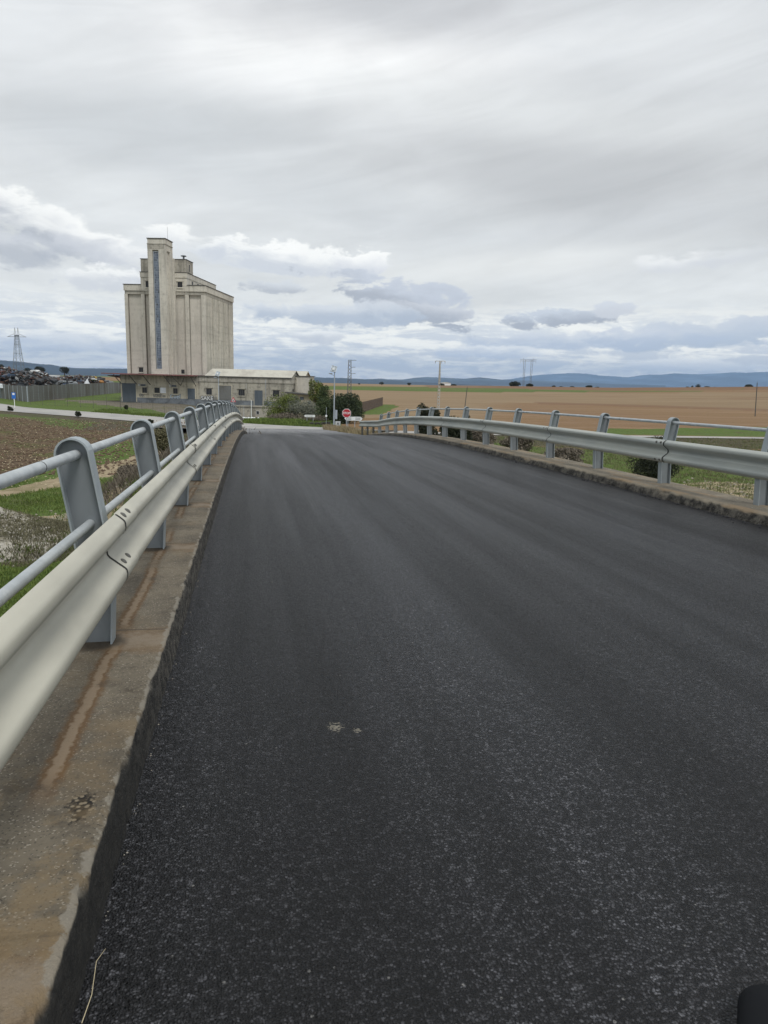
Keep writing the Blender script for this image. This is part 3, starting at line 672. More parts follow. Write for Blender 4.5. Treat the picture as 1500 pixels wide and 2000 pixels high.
# ------------------------------------------------------------------ guard rails
def post_mesh(name, side, parent):
    # outline in (x,z); x grows away from the road, 0 at the road side flange foot; z from the ledge
    w = .142; bend, top, lean = .36, .925-.071, .056
    inb = -.02
    inner = [(0, 0), (inb, bend), (lean, top)]
    arc = []
    d0 = Vector((lean, top-bend)).normalized()
    c0 = Vector((lean+w/2, top))
    for i in range(0, 13):
        t = math.pi-math.pi*i/12; arc.append((c0.x+math.cos(t)*w/2, c0.y+math.sin(t)*w/2))
    outer = [(lean+w, top), (w+inb, bend), (w, 0)]
    out = inner[:2]+arc+outer[1:]
    mb = MB()
    def tf(v): return Vector((side*v.x, v.y, v.z))
    # web plate
    cen = [(x, z) for x, z in out]
    mb.prism(cen, -.004, .004, tf)
    # rim following the outline, folded both ways
    t_ = .007; n = len(out)
    nrm = []
    for i in range(n):
        a = Vector(out[max(i-1, 0)]); b_ = Vector(out[min(i+1, n-1)]); d_ = (b_-a).normalized(); nrm.append(Vector((-d_.y, d_.x)))
    prof = []
    for i in range(n):
        o_ = Vector(out[i]); q = o_+nrm[i]*.001; r_in = o_-nrm[i]*t_
        prof.append([(q.x, -.045, q.y), (q.x, .045, q.y), (r_in.x, .045, r_in.y), (r_in.x, -.045, r_in.y)])
    vs = [tf(Vector(p)) for row in prof for p in row]
    fs = []
    for i in range(n-1):
        for j in range(4): fs.append((i*4+j, i*4+(j+1) % 4, (i+1)*4+(j+1) % 4, (i+1)*4+j))
    fs += [(3, 2, 1, 0), ((n-1)*4, (n-1)*4+1, (n-1)*4+2, (n-1)*4+3)]
    o = mb.build(name, 'galv', parent)
    fl_ = MB().add(vs, fs).build('flange', 'galv_lit', None); fl_.parent = o
    return o
WPROF = [(.155, .044), (.152, .050), (.144, .061), (.132, .075), (.125, .081), (.115, .084), (.098, .085), (.084, .082), (.076, .075), (.055, .048), (.030, .016), (.018, .007), (0, .004),
         (-.018, .007), (-.030, .016), (-.055, .048), (-.076, .075), (-.084, .082), (-.098, .085), (-.115, .084), (-.125, .081), (-.132, .075), (-.144, .061), (-.152, .050), (-.155, .044)]
def beam_panel(side, X0, zc, ya, yb, off, matn, parent):
    rows = []; th = .0032; ys_ = np.linspace(ya, yb, max(4, int((yb-ya)/.2)))
    pr = [(z, d+off) for z, d in WPROF]+[(z, d+off-th) for z, d in reversed(WPROF)]
    pr.append(pr[0])
    P_ = [[(X0+xo(y)-side*d, y, zr(y)+zc+z) for z, d in pr] for y in ys_]
    o = grid('beam_panel', P_, matn, parent)
    o.modifiers.new('e', 'EDGE_SPLIT').split_angle = R(40)
    return o
def bolt(parent, side, X0, zc, y, z, dd, off):
    # shallow domed head lying on the panel face
    i = min(range(len(WPROF)-1), key=lambda k: abs((WPROF[k][0]+WPROF[k+1][0])/2-z))
    z0, d0 = WPROF[i]; z1, d1 = WPROF[i+1]
    tg = Vector((0, 0, 0)); tg.x = -side*(d1-d0); tg.z = z1-z0; tg.normalize()
    nr = Vector((-side, 0, 0)); nr = (nr-tg*nr.dot(tg)).normalized()
    c_ = Vector((X0+xo(y)-side*((d0+d1)/2+off), y, zr(y)+zc+(z0+z1)/2))
    vs = []; n = 12
    for r_, h_ in ((.0215, 0), (.019, .004), (.010, .008), (.0005, .009)):
        for k in range(n):
            t = 2*math.pi*k/n; vs.append(c_+Vector((0, 1, 0))*math.cos(t)*r_*1.15+tg*math.sin(t)*r_*.8+nr*h_)
    fs = [(r*n+k, r*n+(k+1) % n, (r+1)*n+(k+1) % n, (r+1)*n+k) for r in range(3) for k in range(n)]
    MB().add(vs, fs).build('bolt', 'bolt', parent, True)
def guard_rail(side, label):
    xb = -.6156 if side < 0 else 5.676; kb = .15 if side < 0 else .12
    y0 = 3.27 if side < 0 else 7.153
    zc = .612 if side < 0 else .585; X0 = xb+(.012 if side < 0 else -.01)
    root = thing('guard_rail', label, 'guard rail', (xb, 0, 0))
    proto = None
    idx = range(-2, 16) if side < 0 else range(-3, 14)
    for i in idx:
        y = y0+2*i
        if proto is None: proto = post_mesh('post', side, None); o = proto
        else:
            o = proto.copy(); C.objects.link(o); c2 = proto.children[0].copy(); C.objects.link(c2); c2.parent = o
        o.parent = root; o.location = (xo(y), y, zr(y)+kb)       # root sits at (xb,0,0)
    zt = kb+.852; zl = kb+.548
    xt = xb+side*(.056+.062); xl = xb+side*(.071+.004)
    ye = y0+2*idx[-1]+.1; ya = y0+2*idx[0]-.1
    yy = np.arange(ya, ye+.3, .3)
    MB().sweep([(xt+xo(y), y, zr(y)+zt) for y in yy], .0215, 14).build('handrail', 'tube', root, True)
    MB().sweep([(xl+xo(y), y, zr(y)+zl) for y in yy], .0195, 14).build('lower_rail', 'tube', root, True)
    for k in range(-1, 8):                                       # sleeve joints of the hand rail
        y = y0-.55+4*k
        if ya < y < ye: MB().sweep([(xt+xo(y), y, zr(y)+zt), (xt+xo(y+.006), y+.006, zr(y+.006)+zt)], .0222, 14).build('rail_joint', 'gap', root, True)
    # overlapping W panels, a splice at every second post
    j0 = y0 if side < 0 else y0+2
    end = ye+.25 if side < 0 else y0+2*16+.25
    start = -4.73 if side < 0 else j0-12
    k = 0; y = start
    while y < end:
        off = 0.004 if True else 0
        a, b_ = y-.16, min(y+4.14, end)
        o = beam_panel(side, X0, zc, a, b_, .0045*(k % 2), 'beam_cream' if side < 0 else 'beam_grey', root)
        if y > start and k < 7:
            # dark strip painted for the shadow gap where the sheets overlap
            es = [(X0+xo(a)-side*(d+.0045*(1)+.0012), a-.002, zr(a)+zc+z) for z, d in WPROF]
            es2 = [(p[0], p[1]-.024, p[2]) for p in es]
            n = len(es)
            MB().add(es+es2, [(i, i+1, n+i+1, n+i) for i in range(n-1)]).build('lap_seam', 'gap', o)
            for zz_ in ((.137, -.058) if side < 0 else (.122, -.122)):
                for yo in (.06, .17): bolt(o, side, X0, zc, a+yo, zz_, 0, .0045*(k % 2))
        k += 1; y += 4
    if side > 0:
        for i in (14, 15, 16):
            y = y0+2*i; x = xb+.02+xo(y)
            MB().box(x, x+.10, y-.03, y+.03, zr(y)-.5, zr(y)+.70).build('bare_post', 'bare_post', root)
    return root
guard_rail(-1, 'grey guard rail with cream crash barrier along the left bridge edge')
guard_rail(1, 'grey guard rail with silver crash barrier along the right bridge edge')
# ------------------------------------------------------------------ silo group, in its own frame (s right, t back, z up from the yard)
PSI = R(14.565); OX, OY = -16.903, 136.79
Tn = Vector((math.sin(PSI), math.cos(PSI), 0)); Sn = Vector((math.cos(PSI), -math.sin(PSI), 0))
def SL(v): return Vector((OX, OY, GZ))+Sn*v[0]+Tn*v[1]+Vector((0, 0, v[2]))
def sbox(mb, *a, mi=0): return mb.box(*a, tf=SL, mi=mi)
silo = thing('grain_silo', 'tall pale concrete grain silo with a stair tower and long window strip', 'grain silo', tuple(SL((1, 12, 0))))
b = MB()                                                # body core (recessed panels)
sbox(b, -6.3, 8.2, 4.95, 22.6, 0, 20.9)
b.build('wall', 'silo_panel', silo)
for s0, s1 in ((-6.6, -6.02), (-3.5, -2.86), (4.72, 5.40), (7.72, 8.5)): b = MB(); sbox(b, s0, s1, 4.5, 5.2, 0, 19.35); b.build('pilaster', 'silo', silo)
b = MB(); sbox(b, -6.6, -6.1, 5.2, 22.9, 0, 19.35); b.build('side_wall', 'silo_side', silo)
for s0 in (-6.01, -2.85, 5.41): b = MB(); sbox(b, s0, s0+.06, 4.86, 4.947, 0, 19.35); b.build('joint', 'groove', silo)
n = 5; L0, L1 = 5.25, 22.9; w = (L1-L0)/n
for i in range(n):
    b = MB(); sbox(b, 8.0, 8.5, L0+i*w+.24, L0+(i+1)*w-.24, 0, 19.3); b.build('side_panel', 'silo_side', silo)
b = MB(); sbox(b, 8.02, 8.12, 5.1, 22.9, 0, 19.6); b.build('side_joint', 'groove', silo)
b = MB()
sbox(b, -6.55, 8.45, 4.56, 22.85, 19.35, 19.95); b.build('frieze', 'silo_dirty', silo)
b = MB()
sbox(b, -6.68, -3.47, 4.40, 23.0, 19.97, 21.0); sbox(b, 5.16, 8.58, 4.40, 23.0, 19.97, 21.0); sbox(b, -3.46, 5.15, 22.0, 23.0, 19.97, 21.0)
b.build('parapet', 'silo', silo)
b = MB(); sbox(b, -6.76, -3.49, 4.32, 23.1, 21.003, 21.12); sbox(b, 5.18, 8.66, 4.32, 23.1, 21.003, 21.12); b.build('coping', 'cap', silo)
b = MB(); sbox(b, -6.0, -3.52, 4.58, 4.95, 19.5, 19.95); b.build('stain_recess', 'groove', silo)
gal = MB(); sbox(gal, -3.45, 5.13, 4.46, 21.9, 19.96, 22.32); sbox(gal, -3.5, 5.2, 4.36, 22.0, 22.323, 23.2); gal = gal.build('gallery', 'silo', silo)
b = MB(); sbox(b, -3.56, 5.26, 4.30, 22.06, 23.203, 23.3); b.build('coping', 'cap', gal)
up = MB(); sbox(up, -3.38, 5.05, 4.6, 8.3, 23.303, 25.52); up = up.build('penthouse', 'silo_dirty', silo)
b = MB(); sbox(b, -3.46, 5.13, 4.52, 8.38, 25.523, 25.62); b.build('coping', 'cap', up)
def window(parent, s0, s1, z0, z1, t, glass='dark', frame='silo', bars=1, fw=.09, dep=.12, name='window', lintel=True):
    f_ = MB()
    sbox(f_, s0-fw, s0, t-dep*.6, t+.02, z0-fw, z1+fw); sbox(f_, s1, s1+fw, t-dep*.6, t+.02, z0-fw, z1+fw)
    sbox(f_, s0, s1, t-dep*.6, t+.02, z1, z1+fw); sbox(f_, s0, s1, t-dep*.6, t+.02, z0-fw, z0)
    if lintel: sbox(f_, s0-.2, s1+.2, t-dep*1.3, t+.02, z1+fw+.003, z1+fw+.1); sbox(f_, s0-.16, s1+.16, t-dep*1.2, t+.02, z0-fw-.1, z0-fw-.003)
    f_ = f_.build(name, frame, parent)
    for i in range(1, bars+1):
        x = s0+(s1-s0)*i/(bars+1); q_ = MB(); sbox(q_, x-.02, x+.02, t-.045, t-.021, z0, z1); q_.build('glazing_bar', 'lattice', f_)
    g_ = MB(); sbox(g_, s0, s1, t-.02, t-.004, z0, z1); g_.build('pane', glass, f_)
    return f_
window(gal, 3.42, 4.34, 20.68, 21.6, 4.46)
window(gal, -2.5, -1.62, 20.6, 21.65, 4.46)
window(silo, -4.55, -3.72, 5.35, 6.2, 4.95, frame='silo')
def side_window(parent, s, t0, t1, z0, z1, name='window'):
    f_ = MB(); sbox(f_, s-.02, s+.07, t0-.1, t0, z0-.1, z1+.1); sbox(f_, s-.02, s+.07, t1, t1+.1, z0-.1, z1+.1); sbox(f_, s-.02, s+.07, t0, t1, z1, z1+.1); sbox(f_, s-.02, s+.07, t0, t1, z0-.1, z0)
    f_ = f_.build(name, 'silo', parent); g_ = MB(); sbox(g_, s+.004, s+.02, t0, t1, z0, z1); g_.build('pane', 'dark', f_)
side_window(up, 5.05, 5.9, 6.6, 23.6, 24.9)
for t0 in (7.0, 10.2): side_window(gal, 5.13, t0, t0+.9, 21.2, 22.1)
v = MB(); v.sweep([SL((4.0, 6.4, 25.6)), SL((4.0, 6.4, 26.35))], .17, 10); v.sweep([SL((4.0, 6.4, 26.35)), SL((4.0, 6.4, 26.42)), SL((4.0, 6.4, 26.52)), SL((4.0, 6.4, 26.58))], [.5, .56, .35, .05], 14)
v.build('roof_vent', 'galv', silo)
# stair tower
tw = MB()
sbox(tw, -.35, .50, .35, 4.6, 4.9, 27.38); sbox(tw, 1.62, 2.60, .35, 4.6, 4.9, 27.38)      # piers beside the window recess
sbox(tw, .50, 1.62, .75, 4.6, 4.9, 27.38); sbox(tw, .50, 1.62, .35, .75, 26.45, 27.38); sbox(tw, .50, 1.62, .35, .75, 4.9, 6.0)
sbox(tw, 2.60, 2.84, .35, 1.15, 4.9, 27.38); sbox(tw, 2.60, 2.84, 2.6, 3.9, 4.9, 27.38); sbox(tw, 2.60, 2.84, 1.15, 2.6, 26.4, 27.38)
sbox(tw, 2.60, 2.72, 1.75, 2.0, 4.9, 26.39); sbox(tw, 2.60, 3.02, 3.9, 4.6, 4.9, 25.6)
tw = tw.build('tower', 'silo', silo)
b = MB(); sbox(b, -.42, 2.92, .28, 3.98, 27.383, 27.5); b.build('ledge', 'silo_dirty', tw)
b = MB(); sbox(b, -.33, 2.86, .36, 3.9, 27.503, 28.3); b.build('crown', 'silo', tw)
b = MB(); sbox(b, -.45, 2.96, .24, 4.02, 28.303, 28.42); b.build('coping', 'cap', tw)
b = MB(); sbox(b, -.36, 2.62, .33, .348, 26.6, 27.38); b.build('stain_band', 'silo_dirty', tw)
def glass_strip():
    mt = bpy.data.materials.new('old_window_strip_glass'); mt.use_nodes = True
    N = NT(mt.node_tree); bs = mt.node_tree.nodes['Principled BSDF']; p = N.pos()
    q = N.vm('MULTIPLY', p, (2.6, 2.6, 2.4)); v_ = N.vor(q, 1.0, rand=.15)
    rv = N.sep(v_.outputs['Color'])[0]
    c = N.mix(N.rng(N.noise(p, .9, 4, .7), .3, .7), (.055, .075, .12), (.16, .20, .27))
    c = N.mix(N.rng(rv, .80, .9, 0., .5), c, (.34, .38, .42)); c = N.mix(N.rng(rv, .07, .03), c, (.01, .01, .012))
    N.put(bs.inputs['Base Color'], c); bs.inputs['Roughness'].default_value = .35
    return mt
M['strip_glass'] = glass_strip()
ws = MB()
for i in range(1, 3): sbox(ws, .70+i*.265-.018, .70+i*.265+.018, .60, .66, 6.05, 26.1)
z = 6.05
while z < 26.1: sbox(ws, .70, 1.5, .61, .655, z-.016, z+.016); z += .42
sbox(ws, .60, .70, .50, .745, 6.0, 26.2); sbox(ws, 1.5, 1.56, .50, .745, 6.0, 26.2); sbox(ws, .70, 1.5, .50, .745, 26.1, 26.2); sbox(ws, .5, 1.6, .42, .74, 5.85, 6.0)
ws = ws.build('window_strip', 'pole', tw); g_ = MB(); sbox(g_, .70, 1.5, .66, .68, 6.05, 26.1); g_.build('pane', 'strip_glass', ws)
b = MB(); b.bar(SL((2.35, 3.0, 28.4)), SL((2.35, 3.0, 30.8)), .025); b.build('antenna', 'cap', tw)
b = MB(); sbox(b, 3.55, 4.15, 4.9, 4.94, 5.3, 6.0); b.build('hole', 'dark', silo)

# low dock building in front of the silo
dk = thing('dock_building', 'low cream building with red edged canopy at the foot of the silo', 'building', tuple(SL((2, -1, 0))))
b = MB()
sbox(b, -4.7, 9.35, -3.0, 4.3, .92, 4.85); b.build('wall', 'annex', dk)
b = MB(); sbox(b, -4.72, 9.38, -3.05, 4.3, -.9, .92); b.build('base', 'base_strip', dk)
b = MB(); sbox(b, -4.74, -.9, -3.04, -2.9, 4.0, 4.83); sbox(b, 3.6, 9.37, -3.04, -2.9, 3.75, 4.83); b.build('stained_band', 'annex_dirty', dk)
cn_ = MB(); sbox(cn_, -4.9, 9.2, -5.4, 4.3, 4.87, 5.06); sbox(cn_, -7.6, -4.9, -4.2, 3., 4.9, 5.06); cn_ = cn_.build('canopy', 'roof_red', dk)
b = MB()
for s_ in (-4.5, -1.75, .7, 4.4, 8.9):
    b = MB(); b.bar(SL((s_, -3.05, 3.2)), SL((s_-.5 if s_ < 5 else s_-.3, -5.1, 4.86)), .07); b.build('bracket', 'lattice', cn_)
b = MB(); b.bar(SL((6.2, -3.1, 3.2)), SL((5.2, -4.9, 4.86)), .05); b.bar(SL((6.2, -3.1, 3.2)), SL((7.6, -4.9, 4.86)), .05); b.build('bracket', 'lattice', cn_)
b = MB(); b.prism([(-4.75, 4.2), (-7.2, 4.55), (-7.2, 4.68), (-4.75, 4.45)], -2.6, 6., SL); b.build('side_canopy', 'roof_red', dk)
def door(parent, s0, s1, z0, z1, t, m_='door_grey', ribs=6, fr='annex', nm='door'):
    f_ = MB(); sbox(f_, s0-.14, s0, t-.06, t+.02, z0, z1+.14); sbox(f_, s1, s1+.14, t-.06, t+.02, z0, z1+.14); sbox(f_, s0, s1, t-.06, t+.02, z1, z1+.14)
    l_ = MB(); sbox(l_, s0, s1, t-.03, t-.01, z0, z1)
    for i in range(ribs+1):
        x = s0+(s1-s0)*i/ribs; sbox(l_, x-.025, x+.025, t-.055, t-.031, z0, z1)
    l_ = l_.build(nm, m_, parent); f_.build('frame', fr, l_); return l_
door(dk, -4.4, -1.9, .15, 3.38, -3.06, ribs=8)
door(dk, 7.4, 8.75, .93, 2.75, -3.06, ribs=3)
window(dk, -.75, .1, 1.75, 2.7, -3.05, frame='annex'); window(dk, 1.45, 2.4, 1.8, 2.72, -3.05, frame='annex', bars=0); window(dk, 4.82, 5.65, 1.75, 2.7, -3.05, frame='annex')
b = MB(); sbox(b, 2.45, 3.5, -3.09, -3.06, 1.8, 2.75); b.build('shutter', 'white_sheet', dk)
for s_ in (-1.25, 4.3):
    l_ = MB(); sbox(l_, s_, s_+.2, -3.5, -3.1, 2.95, 3.3); l_.bar(SL((s_+.1, -3.0, 3.4)), SL((s_+.1, -3.4, 3.35)), .03); l_.build('wall_lamp', 'offwhite', dk)
    b = MB(); sbox(b, s_+.3, s_+1.1, -3.12, -3.06, 2.95, 3.25); b.build('notice_board', 'door_grey', dk)
def text(s, size, loc, rotz, mats, name, parent, ext=.004, off=0., align='CENTER', bold=0., rx=90, shear=0.):
    cu = bpy.data.curves.new(name, 'FONT'); cu.body = s; cu.size = size; cu.extrude = ext; cu.offset = off+bold; cu.align_x = align; cu.align_y = 'CENTER'; cu.shear = shear
    t_ = bpy.data.objects.new('tmp', cu); C.objects.link(t_)
    bpy.context.view_layer.update()
    me_ = bpy.data.meshes.new_from_object(t_); bpy.data.objects.remove(t_)
    me_.materials.clear(); me_.materials.append(M[mats])
    me_.transform(Matrix.Translation(loc) @ Matrix.Rotation(rotz, 4, 'Z') @ Matrix.Rotation(R(rx), 4, 'X'))
    o = bpy.data.objects.new(name, me_); C.objects.link(o)
    if parent: attach(o, parent)
    return o
def graf(s, size, s_, z, fill, line, t=-3.06, shear=.15):
    g1 = text(s, size, SL((s_, t-.006, z)), -PSI, line, 'graffiti', dk, bold=.05*size+.02, shear=shear)
    if fill: text(s, size, SL((s_, t-.02, z)), -PSI, fill, 'graffiti_fill', g1, bold=.012, shear=shear)
graf('Cuel', 1.0, 5.1, 1.25, 'graf_blue', 'black')
graf('Oty', .55, -.95, 1.35, None, 'graf_line'); graf('LOKERos', .55, 2.3, 1.32, None, 'graf_line', shear=0)

# warehouse along the siding
wh = thing('warehouse', 'long stained concrete warehouse with pale sheet roof right of the silo', 'warehouse', tuple(SL((17, 2, 0))))
b = MB(); sbox(b, 9.4, 25.6, -3.0, 5.4, .9, 4.0); b.build('wall', 'annex_dirty', wh)
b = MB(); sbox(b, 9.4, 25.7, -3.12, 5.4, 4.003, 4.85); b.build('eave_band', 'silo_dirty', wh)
b = MB(); sbox(b, 9.36, 25.9, -3.3, -2.7, 4.853, 5.02); b.build('gutter', 'cap', wh)
b = MB(); sbox(b, 9.42, 25.64, -3.06, 5.4, .1, .897); b.build('base', 'base_strip', wh)
b = MB(); sbox(b, 9.4, 25.7, -3.9, -3.07, -.15, .1); sbox(b, 9.4, 25.7, -3.75, 5.4, -2.4, -.15); pl_ = b.build('loading_platform', 'annex_dirty', wh)
window(pl_, 19.85, 20.3, -1.35, -.85, -3.76, frame='offwhite', bars=0, lintel=False, fw=.06)
def gable(s0, s1, t0, t1, ze, zr_, name, m_, parent, th=.12, over=.25):
    tm = (t0+t1)/2
    rf = MB(); vs = []
    for s_ in (s0-over*0, s1+over):
        vs += [SL((s_, t0-over, ze-.05)), SL((s_, tm, zr_)), SL((s_, t1+over, ze-.05)), SL((s_, t1+over, ze-.05-th)), SL((s_, tm, zr_-th)), SL((s_, t0-over, ze-.05-th))]
    rf.add(vs, [(0, 1, 7, 6), (1, 2, 8, 7), (3, 4, 10, 9), (4, 5, 11, 10), (5, 0, 6, 11), (2, 3, 9, 8), (0, 5, 4, 1), (1, 4, 3, 2), (6, 7, 10, 11), (7, 8, 9, 10)])
    rf = rf.build(name, m_, parent)
    g_ = MB()
    for s_ in (s0+.02, s1-.2): g_.add([SL((s_, t0, ze-.3)), SL((s_, t1, ze-.3)), SL((s_, tm, zr_-th-.01)), SL((s_+.2, t0, ze-.3)), SL((s_+.2, t1, ze-.3)), SL((s_+.2, tm, zr_-th-.01))], [(0, 1, 2), (5, 4, 3), (0, 3, 4, 1), (1, 4, 5, 2), (2, 5, 3, 0)])
    g_.build('gable_wall', 'annex_dirty', rf); return rf
gable(10.6, 25.7, -3.0, 5.2, 5.08, 6.3, 'roof', 'roof_pale', wh)
b = MB(); sbox(b, 10.6, 25.6, 9.8, 17.6, .5, 5.0); b.build('rear_wall', 'annex_dirty', wh)
gable(10.6, 25.6, 9.8, 17.8, 5.0, 6.35, 'rear_roof', 'roof_pale', wh)
window(wh, 10.75, 11.75, 1.75, 2.8, -3.0, frame='annex_dirty'); window(wh, 16.5, 17.6, 1.75, 2.8, -3.0, frame='annex_dirty', bars=2); window(wh, 22.6, 23.7, 1.75, 2.8, -3.0, frame='annex_dirty')
door(wh, 12.9, 15.25, .95, 3.4, -3.06, m_='fence_panel', ribs=5, fr='annex'); door(wh, 19.35, 20.8, .1, 2.72, -3.08, m_='door_grey', ribs=4, fr='annex_dirty')
b = MB(); b.bar(SL((21.35, -3.12, .9)), SL((21.35, -3.12, 4.7)), .05); b.bar(SL((17.9, -3.2, 3.9)), SL((17.9, -3.12, 2.9)), .03); b.build('downpipe', 'pole', wh)
g1 = text('SAKE', .95, SL((10.9, -3.09, 1.1)), -PSI, 'black', 'graffiti', wh, bold=.09); text('SAKE', .95, SL((10.9, -3.11, 1.1)), -PSI, 'offwhite', 'graffiti_fill', g1, bold=.03)
text('TC', .6, SL((12.35, -3.09, 1.1)), -PSI, 'graf_line', 'graffiti', wh, bold=.03)
side_g = MB(); sbox(side_g, 25.68, 25.74, -.9, -.1, 2.3, 3.1); side_g.build('window', 'dark', wh)

bt = thing('water_tank_block', 'narrow rendered block with flat dark capped roof at the warehouse end', 'building', tuple(SL((27.3, 2, 0))))
b = MB(); sbox(b, 25.75, 28.8, 1.0, 3.2, -1.5, 5.3)
b.build('wall', 'silo_panel', bt)
b = MB(); sbox(b, 25.75, 26.0, .93, .998, 1.5, 5.2); sbox(b, 28.5, 28.85, .93, .998, 1.5, 5.2); b.build('corner_pier', 'annex_dirty', bt)
b = MB(); sbox(b, 25.6, 29.0, .85, 3.35, 5.303, 5.42); b.build('flat_roof', 'cap', bt)
sh = thing('outbuilding', 'small cream outbuilding with a dark edged sloping roof behind the shrubs', 'outbuilding', tuple(SL((28.4, -5, 0))))
b = MB(); b.prism([(25.6, -2), (31.1, -2), (31.1, 2.0), (25.6, 2.42)], -5., -1.5, SL); b.build('wall', 'shed_wall', sh)
b = MB(); b.prism([(25.2, 2.46), (31.9, 1.98), (31.9, 2.14), (25.2, 2.64)], -5.5, -1.2, SL); b.build('roof', 'cap', sh)
b = MB(); sbox(b, 30.1, 30.7, -5.03, -5.0, .75, 1.75); b.build('window', 'dark', sh)
b = MB(); sbox(b, 27.7, 28.4, -5.03, -5.0, 1.3, 1.85); sbox(b, 29.1, 29.6, -5.03, -5.0, .6, 1.2); b.build('window', 'door_grey', sh)

# ------------------------------------------------------------------ poles and signs
def solar_lamp(px, py, D_, H, label):
    g0 = atD(px, py, D_); base = Vector((g0.x, g0.y, g0.z)); t = thing('solar_street_lamp', label, 'street lamp', tuple(base), 'solar street lamps at the crossing')
    f = H/6.3
    b = MB(); b.sweep([base+Vector((0, 0, -.2)), base+Vector((0, 0, H*.45)), base+Vector((0, 0, H*.93))], [.085*f, .065*f, .045*f], 8); b.build('pole', 'pole', t)
    rx = Vector((math.cos(YAW), -math.sin(YAW), 0)); fy = Vector((math.sin(YAW), math.cos(YAW), 0))
    def fr(o_): return lambda v_: base+o_+rx*v_.x+fy*v_.y+Vector((0, 0, v_.z))
    b = MB(); b.bar(base+Vector((0, 0, H*.86)), base+rx*(-.42*f)+Vector((0, 0, H*.89)), .025*f)
    b.box(-.55*f, -.22*f, -.1, .1, H*.885, H*.898+.02, fr(Vector())); b.build('lamp_head', 'pole', t)
    c_ = Vector((0, 0, H*.965)); rot = Matrix.Rotation(R(14), 3, 'Y') @ Matrix.Rotation(R(-38), 3, 'X')
    def tf(v_): q = rot @ v_; return base+rx*(q.x-.08*f)+fy*q.y+Vector((0, 0, q.z))+c_
    s_ = MB(); s_.box(-.27*f, .27*f, -.02, .02, -.36*f, .36*f, tf); s_ = s_.build('solar_panel', 'solar', t)
    s2 = MB()
    for x_ in (-.26, -.01, .24): s2.box(x_*f, x_*f+.03, -.035, -.021, -.36*f, .36*f, tf)
    for z_ in (-.36, -.02, .33): s2.box(-.26*f, .26*f, -.05, -.036, z_*f, z_*f+.03, tf)
    s2.box(-.13*f, .1*f, -.10, -.05, -.2*f, .1*f, tf); s2.build('panel_frame', 'offwhite', s_)
    return t
lampA = solar_lamp(652, 841, 72, 6.25, 'tall solar street lamp standing left of the stop sign')
solar_lamp(428, 823, 88, 5.75, 'solar street lamp in front of the warehouse door')
pb = at(652, 841, GZ); pb = LOC[lampA.name]
b = MB(); b.box(pb.x+.10, pb.x+.32, pb.y-.05, pb.y+.0, pb.z+1.15, pb.z+2.05); b.build('sign_plate', 'pole', lampA)

def facing(p, extra=0.): return -YAW+extra
def plate_tf(p, rz):
    rx = Vector((math.cos(rz), math.sin(rz), 0)); fy = Vector((-math.sin(rz), math.cos(rz), 0))
    return lambda v_: Vector(p)+rx*v_.x+fy*v_.y+Vector((0, 0, v_.z))
# STOP
D_ = 66.; c0 = atD(677, 807, D_); sz = 16.4*D_/1400*1.02
rz = facing(c0); st = thing('stop_sign', 'red octagonal stop sign with white letters at the road end', 'stop sign', (c0.x, c0.y, GZ+.9))
zb = -2.9
b = MB(); b.sweep([(c0.x, c0.y+.06, c0.z-1.9), (c0.x, c0.y+.06, c0.z+.2)], .035, 8); b.build('pole', 'pole', st)
def octa(r, off=R(22.5)): return [(r*math.cos(off+k*R(45)), r*math.sin(off+k*R(45))) for k in range(8)]
rr = sz/2/math.cos(R(22.5)); tfp = plate_tf(c0, rz)
b = MB(); b.prism(octa(rr), -.01, .01, tfp); pb_ = b.build('plate', 'white', st)
b = MB(); b.prism(octa(rr*.905), -.018, -.0105, tfp); b.build('red_field', 'red', pb_)
text('STOP', sz*.345, tfp(Vector((0, -.024, -.005))), rz, 'white', 'lettering', pb_, bold=.006)
def arrow(px, py, D_, w, h, side, label, nm='direction_sign', cat='direction sign', legs=(0,), legh=1.3, m2='black', group=None, rows=2, split=None):
    c_ = atD(px, py, D_); rz_ = facing(c_); t = thing(nm, label, cat, (c_.x, c_.y, c_.z-legh), group); tf = plate_tf(c_, rz_)
    if side < 0: poly = [(-w/2, 0), (-w/2+h*.5, h/2), (w/2, h/2), (w/2, -h/2), (-w/2+h*.5, -h/2)]
    else: poly = [(w/2, 0), (w/2-h*.5, -h/2), (-w/2, -h/2), (-w/2, h/2), (w/2-h*.5, h/2)]
    b = MB(); b.prism(poly, -.01, .01, tf); p_ = b.build('plate', 'white', t)
    b = MB(); rnd = random.Random(px)
    for r_ in range(rows):
        zc_ = h*(.17-.34*r_) if rows > 1 else 0; x = -w*.28
        while x < w*.26:
            l_ = rnd.uniform(.03, .07)*w; b.box(x, x+l_, -.017, -.0105, zc_-h*.07, zc_+h*.07, tf); x += l_+w*.018
    b.build('lettering', m2, p_)
    b = MB()
    for lx in legs: b.bar(tf(Vector((lx, .05, -legh))), tf(Vector((lx, .05, h*.4))), .03, n=6)
    b.build('pole', 'pole', t)
arrow(681.6, 817.5, 68, .86, .36, -1, 'white left pointing direction sign under the stop sign', legs=(-.1,), legh=1.3)
arrow(699.3, 817.8, 68, .86, .36, 1, 'white right pointing direction sign beside the guard rail end', legs=(-.3,), legh=1.3)
arrow(604.5, 812.5, 84, 1.28, .26, -1, 'long low white arrow sign on two legs in front of the shrubs', legs=(-.3, .42), legh=.75, rows=1)
c_ = atD(660, 827.5, 67); tf = plate_tf(c_, facing(c_)); t = thing('notice_sign', 'square pale notice board with a small black mark by the lamp', 'sign', (c_.x, c_.y, c_.z-.7))
b = MB(); b.box(-.24, .24, -.01, .01, -.23, .23, tf); p_ = b.build('plate', 'offwhite', t)
